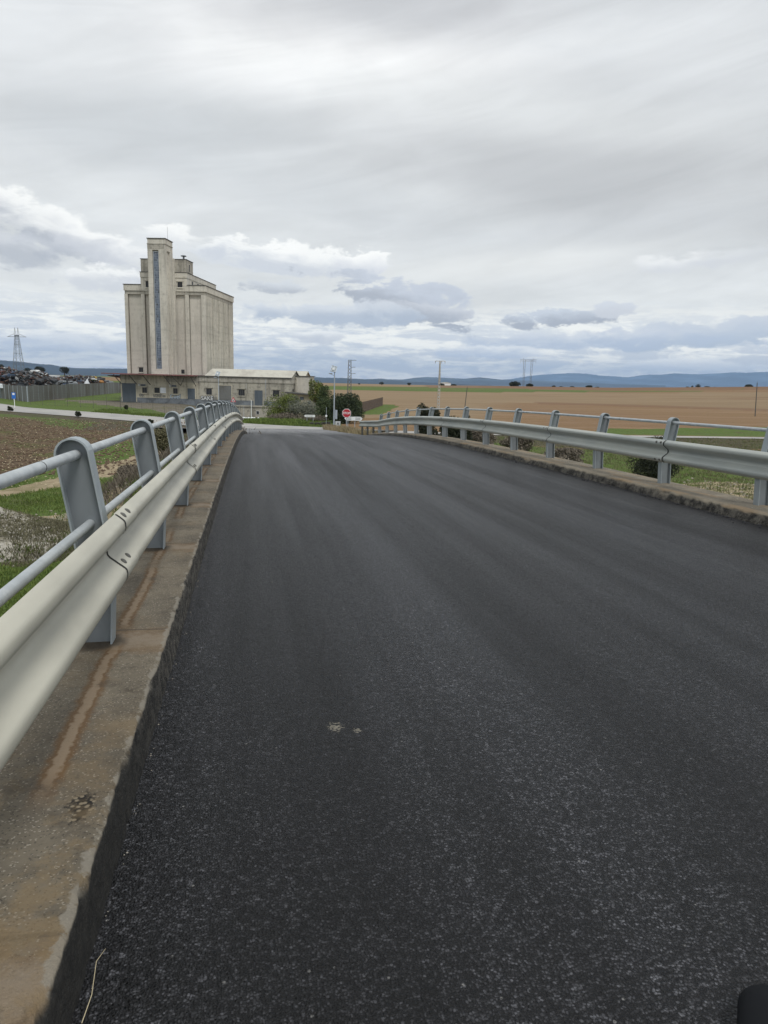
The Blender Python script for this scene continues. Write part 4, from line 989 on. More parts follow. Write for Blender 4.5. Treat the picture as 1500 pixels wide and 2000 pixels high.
b = MB(); b.box(-.03, .05, -.017, -.0105, -.1, .02, tf); b.add([tf(Vector(q)) for q in ((-.07, -.017, .02), (.09, -.017, .02), (.01, -.017, .11))], [(0, 1, 2)]); b.build('mark', 'black', p_)
b = MB(); b.bar(tf(Vector((.2, .04, -.8))), tf(Vector((.2, .04, .22))), .025, n=6); b.bar(tf(Vector((-.2, .04, -.8))), tf(Vector((-.2, .04, .22))), .025, n=6); b.build('pole', 'pole', t)
# warning triangle
c_ = atD(455.5, 781, 86); tf = plate_tf(c_, facing(c_)); t = thing('warning_sign', 'red edged triangular warning sign seen over the left guard rail end', 'warning sign', (c_.x, c_.y, c_.z-2.2))
b = MB(); b.prism([(-.32, -.24), (.32, -.24), (0, .34)], -.01, .01, tf); p_ = b.build('plate', 'red', t)
b = MB(); b.prism([(-.20, -.17), (.20, -.17), (0, .19)], -.017, -.0105, tf); b.build('white_field', 'white', p_)
b = MB(); b.box(-.035, .035, -.023, -.0175, -.13, .05, tf); b.box(-.085, .085, -.0232, -.0177, -.11, -.05, tf); b.build('symbol', 'black', p_)
b = MB(); b.bar(tf(Vector((0, .05, -3.))), tf(Vector((0, .05, .2))), .035, n=6); b.build('pole', 'pole', t)
# blue sign on the left verge
c_ = atD(26.5, 772.5, 112); tf = plate_tf(c_, facing(c_)); t = thing('blue_road_sign', 'small blue sign on a white post beside the pale road', 'road sign', (c_.x, c_.y, c_.z-1.6))
b = MB(); b.box(-.27, .27, -.01, .01, -.42, .42, tf); p_ = b.build('plate', 'blue', t)
b = MB(); b.box(-.15, .15, -.017, -.0105, .08, .34, tf); p2 = b.build('symbol', 'white', p_)
b = MB(); b.bar(tf(Vector((.03, .05, -1.75))), tf(Vector((.03, .05, .3))), .045, n=6); b.build('pole', 'white', t)
# thin marker posts
for px, py, D_, H, lab in ((491, 817, 92, 2.15, 'slim white post in front of the warehouse wall'), (637, 833, 79, 2.1, 'slim grey marker post with a white disc by the shrubs')):
    g0 = atD(px, py, D_); t = thing('marker_post', lab, 'post', tuple(g0))
    b = MB(); b.bar(g0+Vector((0, 0, -.2)), g0+Vector((0, 0, H)), .05 if px < 600 else .022, n=6); b.build('shaft', 'white' if px < 600 else 'pole', t)
    b = MB()
    if px > 600: b.bar(g0+Vector((0, -.04, 1.15)), g0+Vector((0, .02, 1.15)), .12, n=10)
    else: b.bar(g0+Vector((0, 0, H+.002)), g0+Vector((0, 0, H+.08)), .06, n=6)
    b.build('disc' if px > 600 else 'cap', 'white', t)
# concrete power pole
g0 = atD(856, 798, 132); H = 90*132/1400.
t = thing('power_pole', 'white concrete power pole with a short crossarm in the brown field', 'power pole', tuple(g0))
b = MB()
def lerp(a, b_, k): return a+(b_-a)*k
rx = Vector((math.cos(YAW), -math.sin(YAW), 0))
for s_ in (-1, 1): b.bar(g0+rx*s_*.22+Vector((0, 0, -.4)), g0+rx*s_*.09+Vector((0, 0, H)), .07, .05)
for k in range(16):
    z0 = -.3+k*.6
    if z0 < H-.1: b.bar(g0-rx*.14+Vector((0, 0, z0)), g0+rx*.14+Vector((0, 0, z0)), .21, .21)
b.bar(g0+Vector((0, .02, H*.55)), g0+Vector((0, .02, H)), .11); b.build('shaft', 'conc_pole', t)
b = MB(); b.bar(g0+rx*-.85+Vector((0, 0, H-.05)), g0+rx*.95+Vector((0, 0, H+.0)), .07); b.build('crossarm', 'conc_pole', t)
for x_ in (-.85, .3, .9):
    b = MB(); b.bar(g0+rx*x_+Vector((0, 0, H-.04)), g0+rx*x_+Vector((0, 0, H-.45)), .05, .03, n=6); b.build('insulator', 'lattice', t)
# lattice power pole
g0 = atD(682, 781, 170); H = 75*170/1400.; fy = Vector((math.sin(YAW), math.cos(YAW), 0))
t = thing('lattice_mast', 'dark steel lattice power mast rising behind the dark shrubs', 'power mast', tuple(g0)); b = MB()
def corner(k, z):
    w_ = .46-.16*max(0, min(1, z/H)); sx, sy = [(-1, -1), (1, -1), (1, 1), (-1, 1)][k]; return g0+rx*sx*w_+fy*sy*w_+Vector((0, 0, z))
for k in range(4): b.bar(corner(k, -.5), corner(k, H), .09, .06)
nseg = 11
for i in range(nseg):
    za, zb_ = H*i/nseg, H*(i+1)/nseg
    for k in range(4):
        a_, c_ = (k, (k+1) % 4) if i % 2 else ((k+1) % 4, k)
        b.bar(corner(a_, za), corner(c_, zb_), .06)
b.build('frame', 'lattice', t)
b = MB(); b.bar(g0+rx*-.3+Vector((0, 0, H)), g0+rx*1.5+Vector((0, 0, H)), .07); b.bar(g0+rx*.3+Vector((0, 0, H*.82)), g0+rx*1.35+Vector((0, 0, H*.83)), .06); b.bar(g0+rx*.3+Vector((0, 0, H*.66)), g0+rx*1.4+Vector((0, 0, H*.67)), .06); b.build('crossarm', 'lattice', t)
# two thin wooden poles in the field
for px, py, px2, py2, D_, lab in ((907, 802, 912.5, 757, 138, 'thin leaning pole in the field right of the concrete power pole'), (1475, 810, 1479, 748, 142, 'thin leaning pole near the right edge of the brown field')):
    g0 = atD(px, py, D_); g1 = atD(px2, py2, D_); t = thing('wooden_pole', lab, 'pole', tuple(g0), 'thin wooden poles in the field')
    b = MB(); b.bar(g0-Vector((0, 0, .3)), g1, .085, .06, n=7); b.build('shaft', 'cap', t)
    b = MB(); b.bar(g1, g1+Vector((0, 0, .25)), .03, n=5); b.build('pin', 'lattice', t)
# far pylons
def pylon_tower(px, D_, pxw, label):
    top = atD(px, 640, D_); z0 = GZ-1; base = Vector((top.x, top.y, z0)); H = top.z-z0; k_ = D_/1400
    t = thing('lattice_pylon', label, 'pylon', tuple(base)); b = MB()
    wb, wt = 9*k_, 2.2*k_
    def cr(k, z):
        f = min(1, z/(H*.9)); w_ = wb+(wt-wb)*f; sx, sy = [(-1, -1), (1, -1), (1, 1), (-1, 1)][k]; return base+rx*sx*w_+fy*sy*w_*.8+Vector((0, 0, z))
    for k in range(4): b.bar(cr(k, 0), cr(k, H*.86), .10)
    zs = [0, .16, .30, .42, .53, .62, .70, .77, .82, .86]
    for i in range(len(zs)-1):
        for k in range(4):
            b.bar(cr(k, zs[i]*H), cr((k+1) % 4, zs[i+1]*H), .05); b.bar(cr((k+1) % 4, zs[i]*H), cr(k, zs[i+1]*H), .05)
            if i in (3, 5, 8): b.bar(cr(k, zs[i+1]*H), cr((k+1) % 4, zs[i+1]*H), .10)
    b.build('mast', 'pylon', t)
    b = MB(); zA = H*.86
    b.bar(base+rx*-16*k_+Vector((0, 0, zA-.6)), base+rx*16*k_+Vector((0, 0, zA-.6)), .13); b.bar(base+rx*-15*k_+Vector((0, 0, zA-.6)), base+rx*-4*k_+Vector((0, 0, zA+.8)), .08); b.bar(base+rx*15*k_+Vector((0, 0, zA-.6)), base+rx*4*k_+Vector((0, 0, zA+.8)), .08)
    b.box(-4*k_, 4*k_, -.4, .4, zA, zA+.25, lambda v_: base+rx*v_.x+fy*v_.y+Vector((0, 0, v_.z)))
    for s_ in (-1, 1):
        b.bar(base+rx*s_*4.2*k_+Vector((0, 0, zA)), base+rx*(s_*2.6)*k_+Vector((0, 0, H)), .09); b.bar(base+rx*s_*.8*k_+Vector((0, 0, zA)), base+rx*(s_*2.6)*k_+Vector((0, 0, H)), .09)
    b.build('crossarm', 'pylon', t)
pylon_tower(31.5, 400, 18, 'tapering steel lattice pylon behind the scrapyard')
top = atD(1032, 703, 560); base = Vector((top.x, top.y, -2.5)); H = top.z+2.5; k_ = 560/1400
t = thing('lattice_pylon', 'wide two legged lattice pylon beyond the brown field', 'pylon', tuple(base)); b = MB()
for s_ in (-1, 1):
    for q in (-1.8, 1.8):
        b.bar(base+rx*(s_*6.5+q*.55)*k_, base+rx*(s_*7.+q)*k_+Vector((0, 0, H)), .12)
    for i in range(10):
        z0, z1 = H*i/10, H*(i+1)/10; q = 1.5*(1 if i % 2 else -1); b.bar(base+rx*(s_*6.6-q)*k_+Vector((0, 0, z0)), base+rx*(s_*6.6+q)*k_+Vector((0, 0, z1)), .07)
b.bar(base+rx*-7*k_+Vector((0, 0, H*.36)), base+rx*7*k_+Vector((0, 0, H*.36)), .09); b.build('leg_frame', 'pylon', t)
b = MB(); b.bar(base+rx*-15*k_+Vector((0, 0, H)), base+rx*15*k_+Vector((0, 0, H+.3)), .15); b.bar(base+rx*-13*k_+Vector((0, 0, H-1.1)), base+rx*13*k_+Vector((0, 0, H-.8)), .10)
for i in range(13): b.bar(base+rx*(-13+i*2)*k_+Vector((0, 0, H-1.1 if i % 2 else H)), base+rx*(-11+i*2)*k_+Vector((0, 0, H if i % 2 else H-1.1)), .06)
for s_ in (-1, 1): b.bar(base+rx*s_*14*k_+Vector((0, 0, H)), base+rx*s_*14.6*k_+Vector((0, 0, H-2.2)), .08); b.bar(base+rx*s_*9.5*k_+Vector((0, 0, H)), base+rx*s_*9.5*k_+Vector((0, 0, H+1.4)), .1)
b.build('crossarm', 'pylon', t)

# ------------------------------------------------------------------ fences
def posts(pts_, h, r_, m_, t, dz=0.):
    pr = MB(); pr.bar((0, 0, 0), (0, 0, h), r_); pr = pr.build('post', m_, None); o = pr
    for i, p in enumerate(pts_):
        if i: o = pr.copy(); C.objects.link(o)
        o.parent = t; o.location = p-LOC[t.name]+Vector((0, 0, dz))
def fence(name, label, cat, a, b_, h, step, mpanel, thick, postm, extra=.0, posth=0., slats=0, base_z=None, parent_mesh=True):
    a, b_ = Vector(a), Vector(b_); L = (b_-a).length; d_ = (b_-a).normalized(); n = max(1, int(L/step)); nr = Vector((-d_.y, d_.x, 0)).normalized()
    t = thing(name, label, cat, tuple(a)); pts_ = []; sl_ = MB()
    for i in range(n+1):
        p = a+(b_-a)*(i/n); pz = float(tz(p.x, p.y)); p = Vector((p.x, p.y, pz if base_z is None else base_z))
        q = a+(b_-a)*(min(i+1, n)/n); q = Vector((q.x, q.y, float(tz(q.x, q.y)) if base_z is None else base_z))
        pts_.append(p)
        if i < n:
            if slats:
                for k in range(slats):
                    r_ = p+(q-p)*((k+.5)/slats); sl_.bar(r_+Vector((0, 0, .03)), r_+Vector((0, 0, h-.05)), thick, n=4)
                sl_.bar(p+Vector((0, 0, h*.85)), q+Vector((0, 0, h*.85)), thick*1.1); sl_.bar(p+Vector((0, 0, h*.2)), q+Vector((0, 0, h*.2)), thick*1.1)
            else:
                vs = []
                k = 8
                for j in range(k+1):
                    r_ = p+(q-p)*(j/k); o_ = nr*(.03 if j % 2 else -.03)
                    hh = h+.06*math.sin(i*1.7); vs += [r_+o_, r_+o_+Vector((0, 0, hh)), r_+o_+nr*.01+Vector((0, 0, hh)), r_+o_+nr*.01]
                fs = []
                for j in range(k):
                    for m_ in range(4): fs.append((j*4+m_, j*4+(m_+1) % 4, j*4+4+(m_+1) % 4, j*4+4+m_))
                sl_.add(vs, fs)
    posts(pts_, h+posth+.2, .05, postm, t, -.2); sl_.build('panel' if not slats else 'palings', mpanel, t); return t
fA = at(55, 785); fB = at(236, 767); fC = at(-60, 770)
fence('sheet_fence', 'long grey sheet metal fence in front of the scrapyard', 'fence', fA, fB, 2.65, 2.6, 'fence_panel', .02, 'pole')
fence('sheet_fence', 'brownish grey sheet fence left of the blue sign', 'fence', fA-Vector((.1, 0, 0)), fC, 2.55, 2.6, 'fence_panel', .02, 'pole')
fence('paling_fence', 'rusty brown paling fence running into the ploughed field', 'fence', (16.4, 107.5, 0), (26.4, 142.7, 0), 1.68, 2.2, 'brown_fence', .028, 'brown_fence', slats=14)
def wire_fence(label, a, b_, h, step):
    a, b_ = Vector(a), Vector(b_); L = (b_-a).length; n = int(L/step); t = thing('wire_fence', label, 'fence', tuple(a)); pts_ = []; wm = MB(); prev = None
    for i in range(n+1):
        p = a+(b_-a)*(i/n); p.z = float(tz(p.x, p.y)); pts_.append(p.copy())
        if prev:
            for z_ in np.linspace(.1, h-.03, 6): wm.bar(prev+Vector((0, 0, z_)), p+Vector((0, 0, z_)), .0075, n=3, cap=False)
            for k in range(5): r_ = prev+(p-prev)*(k/5); wm.bar(r_, r_+Vector((0, 0, h-.03)), .006, n=3, cap=False)
        prev = p
    posts(pts_, h+.1, .03, 'wire', t, -.1); wm.build('wire_mesh', 'wire', t)
wire_fence('thin wire fence along the siding left of the silo', at(60, 790), at(235, 799), 1.9, 2.4)
wire_fence('thin wire fence on the verge before the dock building', at(236, 799), at(470, 817), 1.6, 2.4)
pk = fence('picket_fence', 'short row of pale pickets below the warehouse platform', 'fence', SL((14.2, -7.5, 0)), SL((18.6, -7.5, 0)), 1.9, 1.1, 'annex_dirty', .04, 'pole', slats=3)

# ------------------------------------------------------------------ mountains
def mount(name, label, prof, D_, thick, col, rough_amp, base=-80):
    xs = np.arange(prof[0][0], prof[-1][0]+1, 4.); ys_ = np.interp(xs, [p[0] for p in prof], [p[1] for p in prof])
    rows = []; K = 9
    for j in range(K*2+1):
        f = 1-abs(j-K)/K; row = []
        dj = D_+(j-K)/K*thick
        for x_, y_ in zip(xs, ys_):
            p = atD(x_, y_, D_); dirn = Vector((p.x, p.y, 0))/D_
            top = p.z-base
            n_ = noise.noise(Vector((x_*.03, j*.55, D_*.001)))+.5*noise.noise(Vector((x_*.09, j*1.3, 2.)))
            zz_ = base+top*min(1., f**.75+(n_*.18*(1-f)*f*2.5)) if f < 1 else p.z+rough_amp*noise.noise(Vector((x_*.21, 1, D_*.01)))
            q = dirn*(dj+n_*thick*.06); row.append((q.x, q.y, zz_))
        rows.append(row)
    mt = mat(name+'_hazed_cover', col, .95, var=.35, vscale=.0009, col2=tuple(v*1.7 for v in col), c2scale=.0012)  # blue of the distance haze is partly painted into this cover colour
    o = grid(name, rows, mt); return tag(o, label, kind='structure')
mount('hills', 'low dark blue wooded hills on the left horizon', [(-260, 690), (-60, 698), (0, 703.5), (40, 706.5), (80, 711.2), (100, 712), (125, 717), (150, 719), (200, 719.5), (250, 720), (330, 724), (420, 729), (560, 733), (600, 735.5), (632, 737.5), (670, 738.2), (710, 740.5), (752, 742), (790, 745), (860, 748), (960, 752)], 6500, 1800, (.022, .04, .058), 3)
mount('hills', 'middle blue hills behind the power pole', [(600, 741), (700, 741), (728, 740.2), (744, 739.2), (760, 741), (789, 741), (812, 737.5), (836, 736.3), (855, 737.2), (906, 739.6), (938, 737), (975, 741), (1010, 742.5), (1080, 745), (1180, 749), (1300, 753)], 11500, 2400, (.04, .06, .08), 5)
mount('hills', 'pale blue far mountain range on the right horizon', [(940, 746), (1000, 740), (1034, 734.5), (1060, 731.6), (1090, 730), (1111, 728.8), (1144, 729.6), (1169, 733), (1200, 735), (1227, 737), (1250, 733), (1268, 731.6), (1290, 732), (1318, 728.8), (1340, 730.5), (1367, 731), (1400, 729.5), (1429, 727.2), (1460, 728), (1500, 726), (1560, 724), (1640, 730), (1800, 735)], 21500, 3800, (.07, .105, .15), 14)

# ------------------------------------------------------------------ plants
def leaves(mb, c_, r3, n, ls, rnd, shell=.45, up=0., mi=0):
    c_ = Vector(c_)
    for _ in range(n):
        d_ = Vector((rnd.gauss(0, 1), rnd.gauss(0, 1), rnd.gauss(0, 1))).normalized(); k = shell+(1-shell)*rnd.random()**.6
        p = c_+Vector((d_.x*r3[0]*k, d_.y*r3[1]*k, d_.z*r3[2]*k))
        a = Vector((rnd.gauss(0, 1), rnd.gauss(0, 1), rnd.gauss(0, 1)+up)).normalized(); b_ = a.orthogonal().normalized()
        b_.rotate(Matrix.Rotation(rnd.random()*6.28, 3, a)); l_ = ls*rnd.uniform(.6, 1.3); w_ = l_*.5
        mb.add([p-b_*l_*.5, p+a.cross(b_)*w_*.5, p+b_*l_*.5, p-a.cross(b_)*w_*.5], [(0, 1, 2, 3)], mi)
def shrub(name, label, cat, base, w, h, leafm, seed, n=2600, ls=.16, lobes=9, trunk=.25, group=None, d=None, stems=True, low=0.0):
    rnd = random.Random(seed); base = Vector(base); t = thing(name, label, cat, tuple(base), group); mb = MB(); d = d or w
    ctr = []
    for i in range(lobes):
        a = rnd.random()*6.28; rr_ = rnd.random()**.5*.34
        z_ = rnd.uniform(low+trunk*.5, .82); shr = 1-.5*max(0, z_-.4)
        ctr.append((base+Vector((math.cos(a)*w*rr_*shr, math.sin(a)*d*rr_*shr, z_*h)), (w*rnd.uniform(.17, .27), d*rnd.uniform(.17, .27), h*rnd.uniform(.16, .27))))
    for c_, r3 in ctr: leaves(mb, c_, r3, int(n/lobes), ls, rnd)
    leaves(mb, base+Vector((0, 0, h*.45)), (w*.44, d*.44, h*.46), n//3, ls, rnd, .3)
    mb.build('foliage', leafm, t)
    if stems:
        sm = MB()
        for c_, r3 in ctr[:7]: sm.sweep([base+Vector((rnd.uniform(-.1, .1)*w*.3, rnd.uniform(-.1, .1)*w*.3, -.15)), base.lerp(c_, .5)+Vector((rnd.uniform(-.1, .1)*w*.3, 0, 0)), c_], [h*.018, h*.012, h*.005], 5)
        sm.build('stem', 'bark', t)
    return t
def gat(px, py, z=None):
    g0 = at(px, py, GZ if z is None else z)
    for _ in range(12): g0 = at(px, py, float(tz(g0.x, g0.y)))
    return g0
def shrub_px(label, px, base_y, D_, wpx, hpx, leafm, seed, n=2600, ls=.16, **k):
    n = int(n*1.7); ls *= 1.3
    if k.get('group') == S_: wpx *= 1.28; hpx *= 1.1
    g0 = atD(px, base_y, D_); w = wpx*D_/1400; h = hpx*D_/1400
    return shrub(k.pop('name', 'shrub'), label, k.pop('cat', 'shrub'), g0, w, h, leafm, seed, n, ls, **k)
S_ = 'shrubs round the outbuilding'
shrub_px('bright green round shrub in front of the warehouse door', 552, 822, 96, 72, 54, 'leaf_green', 1, 4200, .15, group=S_)
shrub_px('grey flowering shrub left of the long arrow sign', 586, 824, 94, 54, 44, 'leaf_grey', 2, 3200, .12, group=S_)
shrub_px('pale twiggy shrub below the outbuilding window', 610, 826, 95, 44, 36, 'leaf_grey', 3, 2400, .11, group=S_)
shrub_px('dark green shrub left of the solar lamp', 634, 830, 88, 38, 50, 'leaf_mid', 4, 3000, .14, group=S_)
shrub_px('large dark green shrub behind the stop sign', 672, 830, 84, 56, 60, 'leaf_dark', 5, 5200, .14, group=S_)
shrub_px('dark bushy shrub at the start of the brown paling fence', 694, 822, 90, 26, 42, 'leaf_mid', 6, 2400, .13, group=S_)
shrub_px('mid green shrub hiding the outbuilding corner', 636, 806, 100, 34, 46, 'leaf_mid', 7, 2400, .15, group=S_)
shrub_px('yellow green tall shrub right of the flat roofed block', 617, 790, 122, 26, 48, 'leaf_green', 8, 1500, .2, group=S_)
shrub_px('brown leafless shrub low behind the marker post', 618, 832, 86, 46, 22, 'twig_brown', 9, 1800, .12, group=S_)
shrub_px('brown twiggy undergrowth under the bright green shrub', 556, 826, 92, 70, 20, 'twig_brown', 10, 2200, .12, group=S_)
B_ = 'bushes behind the right guard rail'
shrub_px('dark leafy bush behind the far right rail posts', 832, 862, 40, 50, 74, 'leaf_oak', 11, 3600, .085, group=B_)
shrub_px('wide dark bush right of the concrete power pole', 880, 872, 38, 54, 68, 'leaf_oak', 12, 3600, .085, group=B_)
shrub_px('dark low bush end behind the eighth rail post', 905, 872, 38, 30, 60, 'leaf_oak', 13, 2000, .085, group=B_)
shrub_px('rounded dark bush seen under the right barrier', 1276, 938, 38.5, 120, 82, 'leaf_oak', 14, 6500, .075, group=B_)
for px, by, D_, w, h, sd, lab in ((1010, 884, 44, 70, 36, 15, 'dry brown bush low under the middle of the right barrier'), (1100, 902, 42, 90, 30, 16, 'spreading dry bush under the right barrier'), (940, 872, 46, 60, 34, 17, 'faded brown bush beside the wide dark bush')):
    shrub_px(lab, px, by, D_, w, h, 'twig_brown', sd, 2600, .10, group=B_)
T_ = 'thickets below the left guard rail'
shrub_px('dark leafless thicket behind the second rail post', 285, 968, 27, 110, 66, 'twig_brown', 20, 7000, .055, group=T_, lobes=14)
shrub_px('low brown thicket between the second and third rail posts', 250, 962, 29, 60, 50, 'twig_brown', 21, 4500, .055, group=T_)
shrub_px('round olive thicket above the green strip', 316, 882, 45, 52, 46, 'weed_olive', 22, 4000, .08, group=T_)
shrub_px('grey brown thicket below the third rail post', 345, 920, 40, 50, 60, 'twig_brown', 23, 3500, .07, group=T_)
for px, by, D_, w, h, sd, lab in ((20, 802, 100, 10, 7, 24, 'tiny dark tuft at the near edge of the pale road'), (152, 813, 90, 11, 9, 25, 'small dark bush at the near edge of the pale road'), (246, 799, 104, 9, 8, 26, 'small dark bush on the verge before the silo'), (294, 826, 80, 12, 6, 27, 'small brown tuft where the pale road meets the rail')):
    shrub_px(lab, px, by, D_, w, h, 'leaf_oak', sd, 350, .14, group='small bushes beside the pale road', lobes=4)

def tree(label, px, base_y, D_, wpx, hpx, seed, n=900, group='far holm oaks on the plain', leafm='leaf_oak'):
    g0 = atD(px, base_y, D_); w = wpx*D_/1400; h = hpx*D_/1400; rnd = random.Random(seed)
    t = thing('holm_oak', label, 'tree', tuple(g0), group); mb = MB(); lob = []
    for i in range(9):
        a = rnd.random()*6.28; q = rnd.random()**.5*.30
        c_ = g0+Vector((math.cos(a)*w*q, math.sin(a)*w*q, h*rnd.uniform(.36, .72))); lob.append(c_); leaves(mb, c_, (w*rnd.uniform(.19, .27), w*.24, h*rnd.uniform(.18, .28)), n//7, w*.085, rnd, .3)
    leaves(mb, g0+Vector((0, 0, h*.55)), (w*.44, w*.44, h*.38), n//2, w*.085, rnd, .5); mb.build('crown', leafm, t)
    tr = MB(); tr.sweep([g0-Vector((0, 0, h*.3)), g0+Vector((0, 0, h*.25)), g0+Vector((w*.03, 0, h*.5))], [w*.05, w*.035, w*.02], 6)
    for c_ in lob[:4]: tr.sweep([g0+Vector((0, 0, h*.22)), c_], [w*.025, w*.01], 5)
    tr.build('trunk', 'bark', t)
    return t
TL = [(126, 732, 700, 19, 15.5, 'round dark oak standing alone above the scrapyard'), (78, 731, 720, 19, 15, 'dark spreading oak behind the white van body'), (55, 731, 740, 17, 12, 'low dark oak right of the tapering pylon'), (2, 725, 720, 14, 13, 'dark oak at the left edge of the picture'),
      (701, 752.5, 520, 5, 4.5, 'tiny dark tree beyond the lattice mast'), (745, 752.5, 520, 10, 7.5, 'small dark oak on the skyline left of the power pole'), (799, 753.5, 520, 10, 6.5, 'round dark oak alone on the skyline near the power pole'), (863, 755.5, 540, 13, 7, 'dark tree left of the white farm buildings'), (886, 756, 540, 13, 6, 'dark tree right of the white farm buildings'),
      (1005, 757.5, 530, 26, 13, 'large dark oak left of the two legged pylon'), (1034, 758, 530, 17, 9, 'dark oak under the two legged pylon'), (1081, 758.5, 530, 10, 6, 'first small tree right of the two legged pylon'), (1096, 759, 530, 9, 5, 'low bushy tree between small skyline trees'), (1117, 759.5, 530, 11, 5.5, 'small flat tree halfway along the skyline'), (1150, 760, 530, 15, 7.5, 'dark tree pair at the middle of the right skyline'), (1166, 760, 530, 10, 5, 'low tree at the end of the middle skyline row'),
      (1343, 759.5, 560, 8, 4.5, 'first low tree of the right skyline group'), (1352, 759, 560, 6, 6, 'narrow tree in the right skyline group'), (1363, 759, 560, 11, 8.5, 'tallest tree of the right skyline group'), (1381, 759.5, 560, 12, 5, 'flat tree at the right of the skyline group'), (1396, 759.5, 560, 7, 4, 'last tiny tree of the right skyline group'), (1462, 761, 520, 16, 10, 'dark oak on the red field by the thin pole')]
for i, (px, by, D_, w, h, lab) in enumerate(TL): tree(lab, px, by, D_, w, h, 100+i, 1100 if w > 12 else 500)

# far white farm
fb = atD(870, 754, 560); fm = thing('farmhouse', 'white farm building far on the skyline', 'farm building', tuple(fb))
b = MB(); b.box(-2.6, 4.2, 0, 5, -2, 2.3, lambda v_: fb+v_); b.box(4.2, 8.6, 1, 5, -2, .8, lambda v_: fb+v_); b.build('wall', 'white', fm)
b = MB(); b.prism([(-2.9, 2.3), (4.5, 2.3), (.8, 2.9)], -.3, 5.3, lambda v_: fb+v_); b.build('roof', 'roof_pale', fm)

# ------------------------------------------------------------------ scrapyard
def wreck_mesh():
    out = []
    for k in range(4):
        rnd = random.Random(50+k); L_, W_, H_ = 3.9, 1.6, .72
        secs = [(0, .30, .62), (.35, .22, .70), (.9, .2, .78), (1.25, .2, .86), (1.75, .2, 1.28), (2.8, .2, 1.30), (3.3, .22, .92), (3.75, .25, .85), (3.9, .32, .7)]
        mb = MB(); vs = []; n = 6
        for x_, z0, z1 in secs:
            j = rnd.uniform(-.07, .07); c_ = 1. if z1 < 1.2 else .8
            zm = min(z1, .82)
            for (yy, zz_) in ((-W_/2, z0), (-W_/2-.02, zm*.8), (-W_/2*c_, z1+j), (W_/2*c_, z1-j), (W_/2+.02, zm*.8), (W_/2, z0)):
                vs.append((x_-L_/2+rnd.uniform(-.05, .05), yy+rnd.uniform(-.06, .06), zz_+rnd.uniform(-.05, .05)))
        fs = [(i*n+j, i*n+(j+1) % n, (i+1)*n+(j+1) % n, (i+1)*n+j) for i in range(len(secs)-1) for j in range(n)]+[tuple(reversed(range(n))), tuple(range((len(secs)-1)*n, len(secs)*n))]
        mb.add(vs, fs); win = MB()
        for s_ in (-1, 1):
            for x0, x1 in ((1.5, 2.15), (2.25, 2.95)): win.box(x0-L_/2, x1-L_/2, s_*.74-.03, s_*.74+.03, .88, 1.18)
        win.box(1.38-L_/2, 1.45-L_/2, -.6, .6, .92, 1.2)
        wh_ = MB()
        for x_ in (.75, 3.1):
            for s_ in (-1, 1): wh_.bar((x_-L_/2, s_*.72, .28), (x_-L_/2, s_*.84, .28), .29, n=10)
        out.append((mb, win, wh_))
    return out
WK = wreck_mesh(); cols = {'wk_dark': (.035, .04, .045), 'wk_rust': (.09, .045, .03), 'wk_grey': (.12, .13, .14), 'wk_white': (.50, .52, .52), 'wk_blue': (.05, .08, .13), 'wk_red': (.12, .035, .028), 'wk_silver': (.25, .28, .30)}
for k, c in cols.items(): M[k] = mat('scrap_paint_'+k[3:], c, .6, .1, .35, 1.5, col2=(.07, .045, .035), c2scale=1.2, c2lo=.5, c2hi=.6)
WL = {'wk_dark': 'crushed black car body in the scrap heap', 'wk_rust': 'rusted brown car body in the scrap heap', 'wk_grey': 'crushed dark grey car body in the scrap heap', 'wk_white': 'crushed white car body in the scrap heap', 'wk_blue': 'crushed blue car body in the scrap heap', 'wk_red': 'crushed red car body in the scrap heap', 'wk_silver': 'crushed silver car body in the scrap heap'}
protos = {}
rnd = random.Random(11)
def heap_top(px): return np.interp(px, [-30, 0, 15, 32, 40, 60, 80, 92, 100, 120, 150, 170, 190, 205, 216], [718, 720, 719, 721, 727, 727, 729, 731, 738, 738, 733, 735, 737, 744, 752])
def fD(px): return float(np.interp(px, [-30, 55, 110, 157, 236], [165, 135, 152, 176, 205]))
cnt = 0
px = -12.
while px < 208:
    top = heap_top(px)
    for D_ in (fD(px)+9, fD(px)+24):
        zt_ = atD(px, top+1.5, D_).z; z = GZ
        while z < zt_-.7:
            ck = rnd.choices(list(cols), [40, 15, 24, 6, 5, 3, 8])[0]; k = rnd.randrange(4); p = atD(px+rnd.uniform(-3, 3), 760, D_+rnd.uniform(-3, 3)); key = (ck, k)
            pos_ = (p.x, p.y, z+rnd.uniform(-.1, .1)); rot = (rnd.uniform(-.25, .25), rnd.uniform(-.2, .2), rnd.choice([0, 0, 1.57, .5, 2.2])+rnd.uniform(-.3, .3)-.2)
            if key not in protos:
                t = thing('wrecked_car', WL[ck], 'wrecked car', (0, 0, 0), 'wrecked '+ck[3:].replace('wk_', '')+' cars piled in the scrapyard')
                WK[k][0].build('body', ck, t); WK[k][1].build('window', 'dark', t); WK[k][2].build('wheel', 'black', t)
                protos[key] = t; t.location = pos_; t.rotation_euler = rot
            else:
                t = copy_tree(protos[key], None, pos_, rot)
            t.scale = (1, 1, rnd.uniform(.65, .95)); cnt += 1
            hh_ = (z-GZ)/max(1, zt_-GZ); t['label'] = WL[ck].replace(' in the scrap heap', ' in the '+('bottom' if hh_ < .3 else 'middle' if hh_ < .62 else 'top')+(' front' if D_ < fD(px)+15 else ' back')+' row, '+('left end' if px < 45 else 'left half' if px < 100 else 'right half' if px < 155 else 'right end')+' of scrap heap')
            z += .95
    px += 14.5
print('wrecks', cnt)
db = MB()
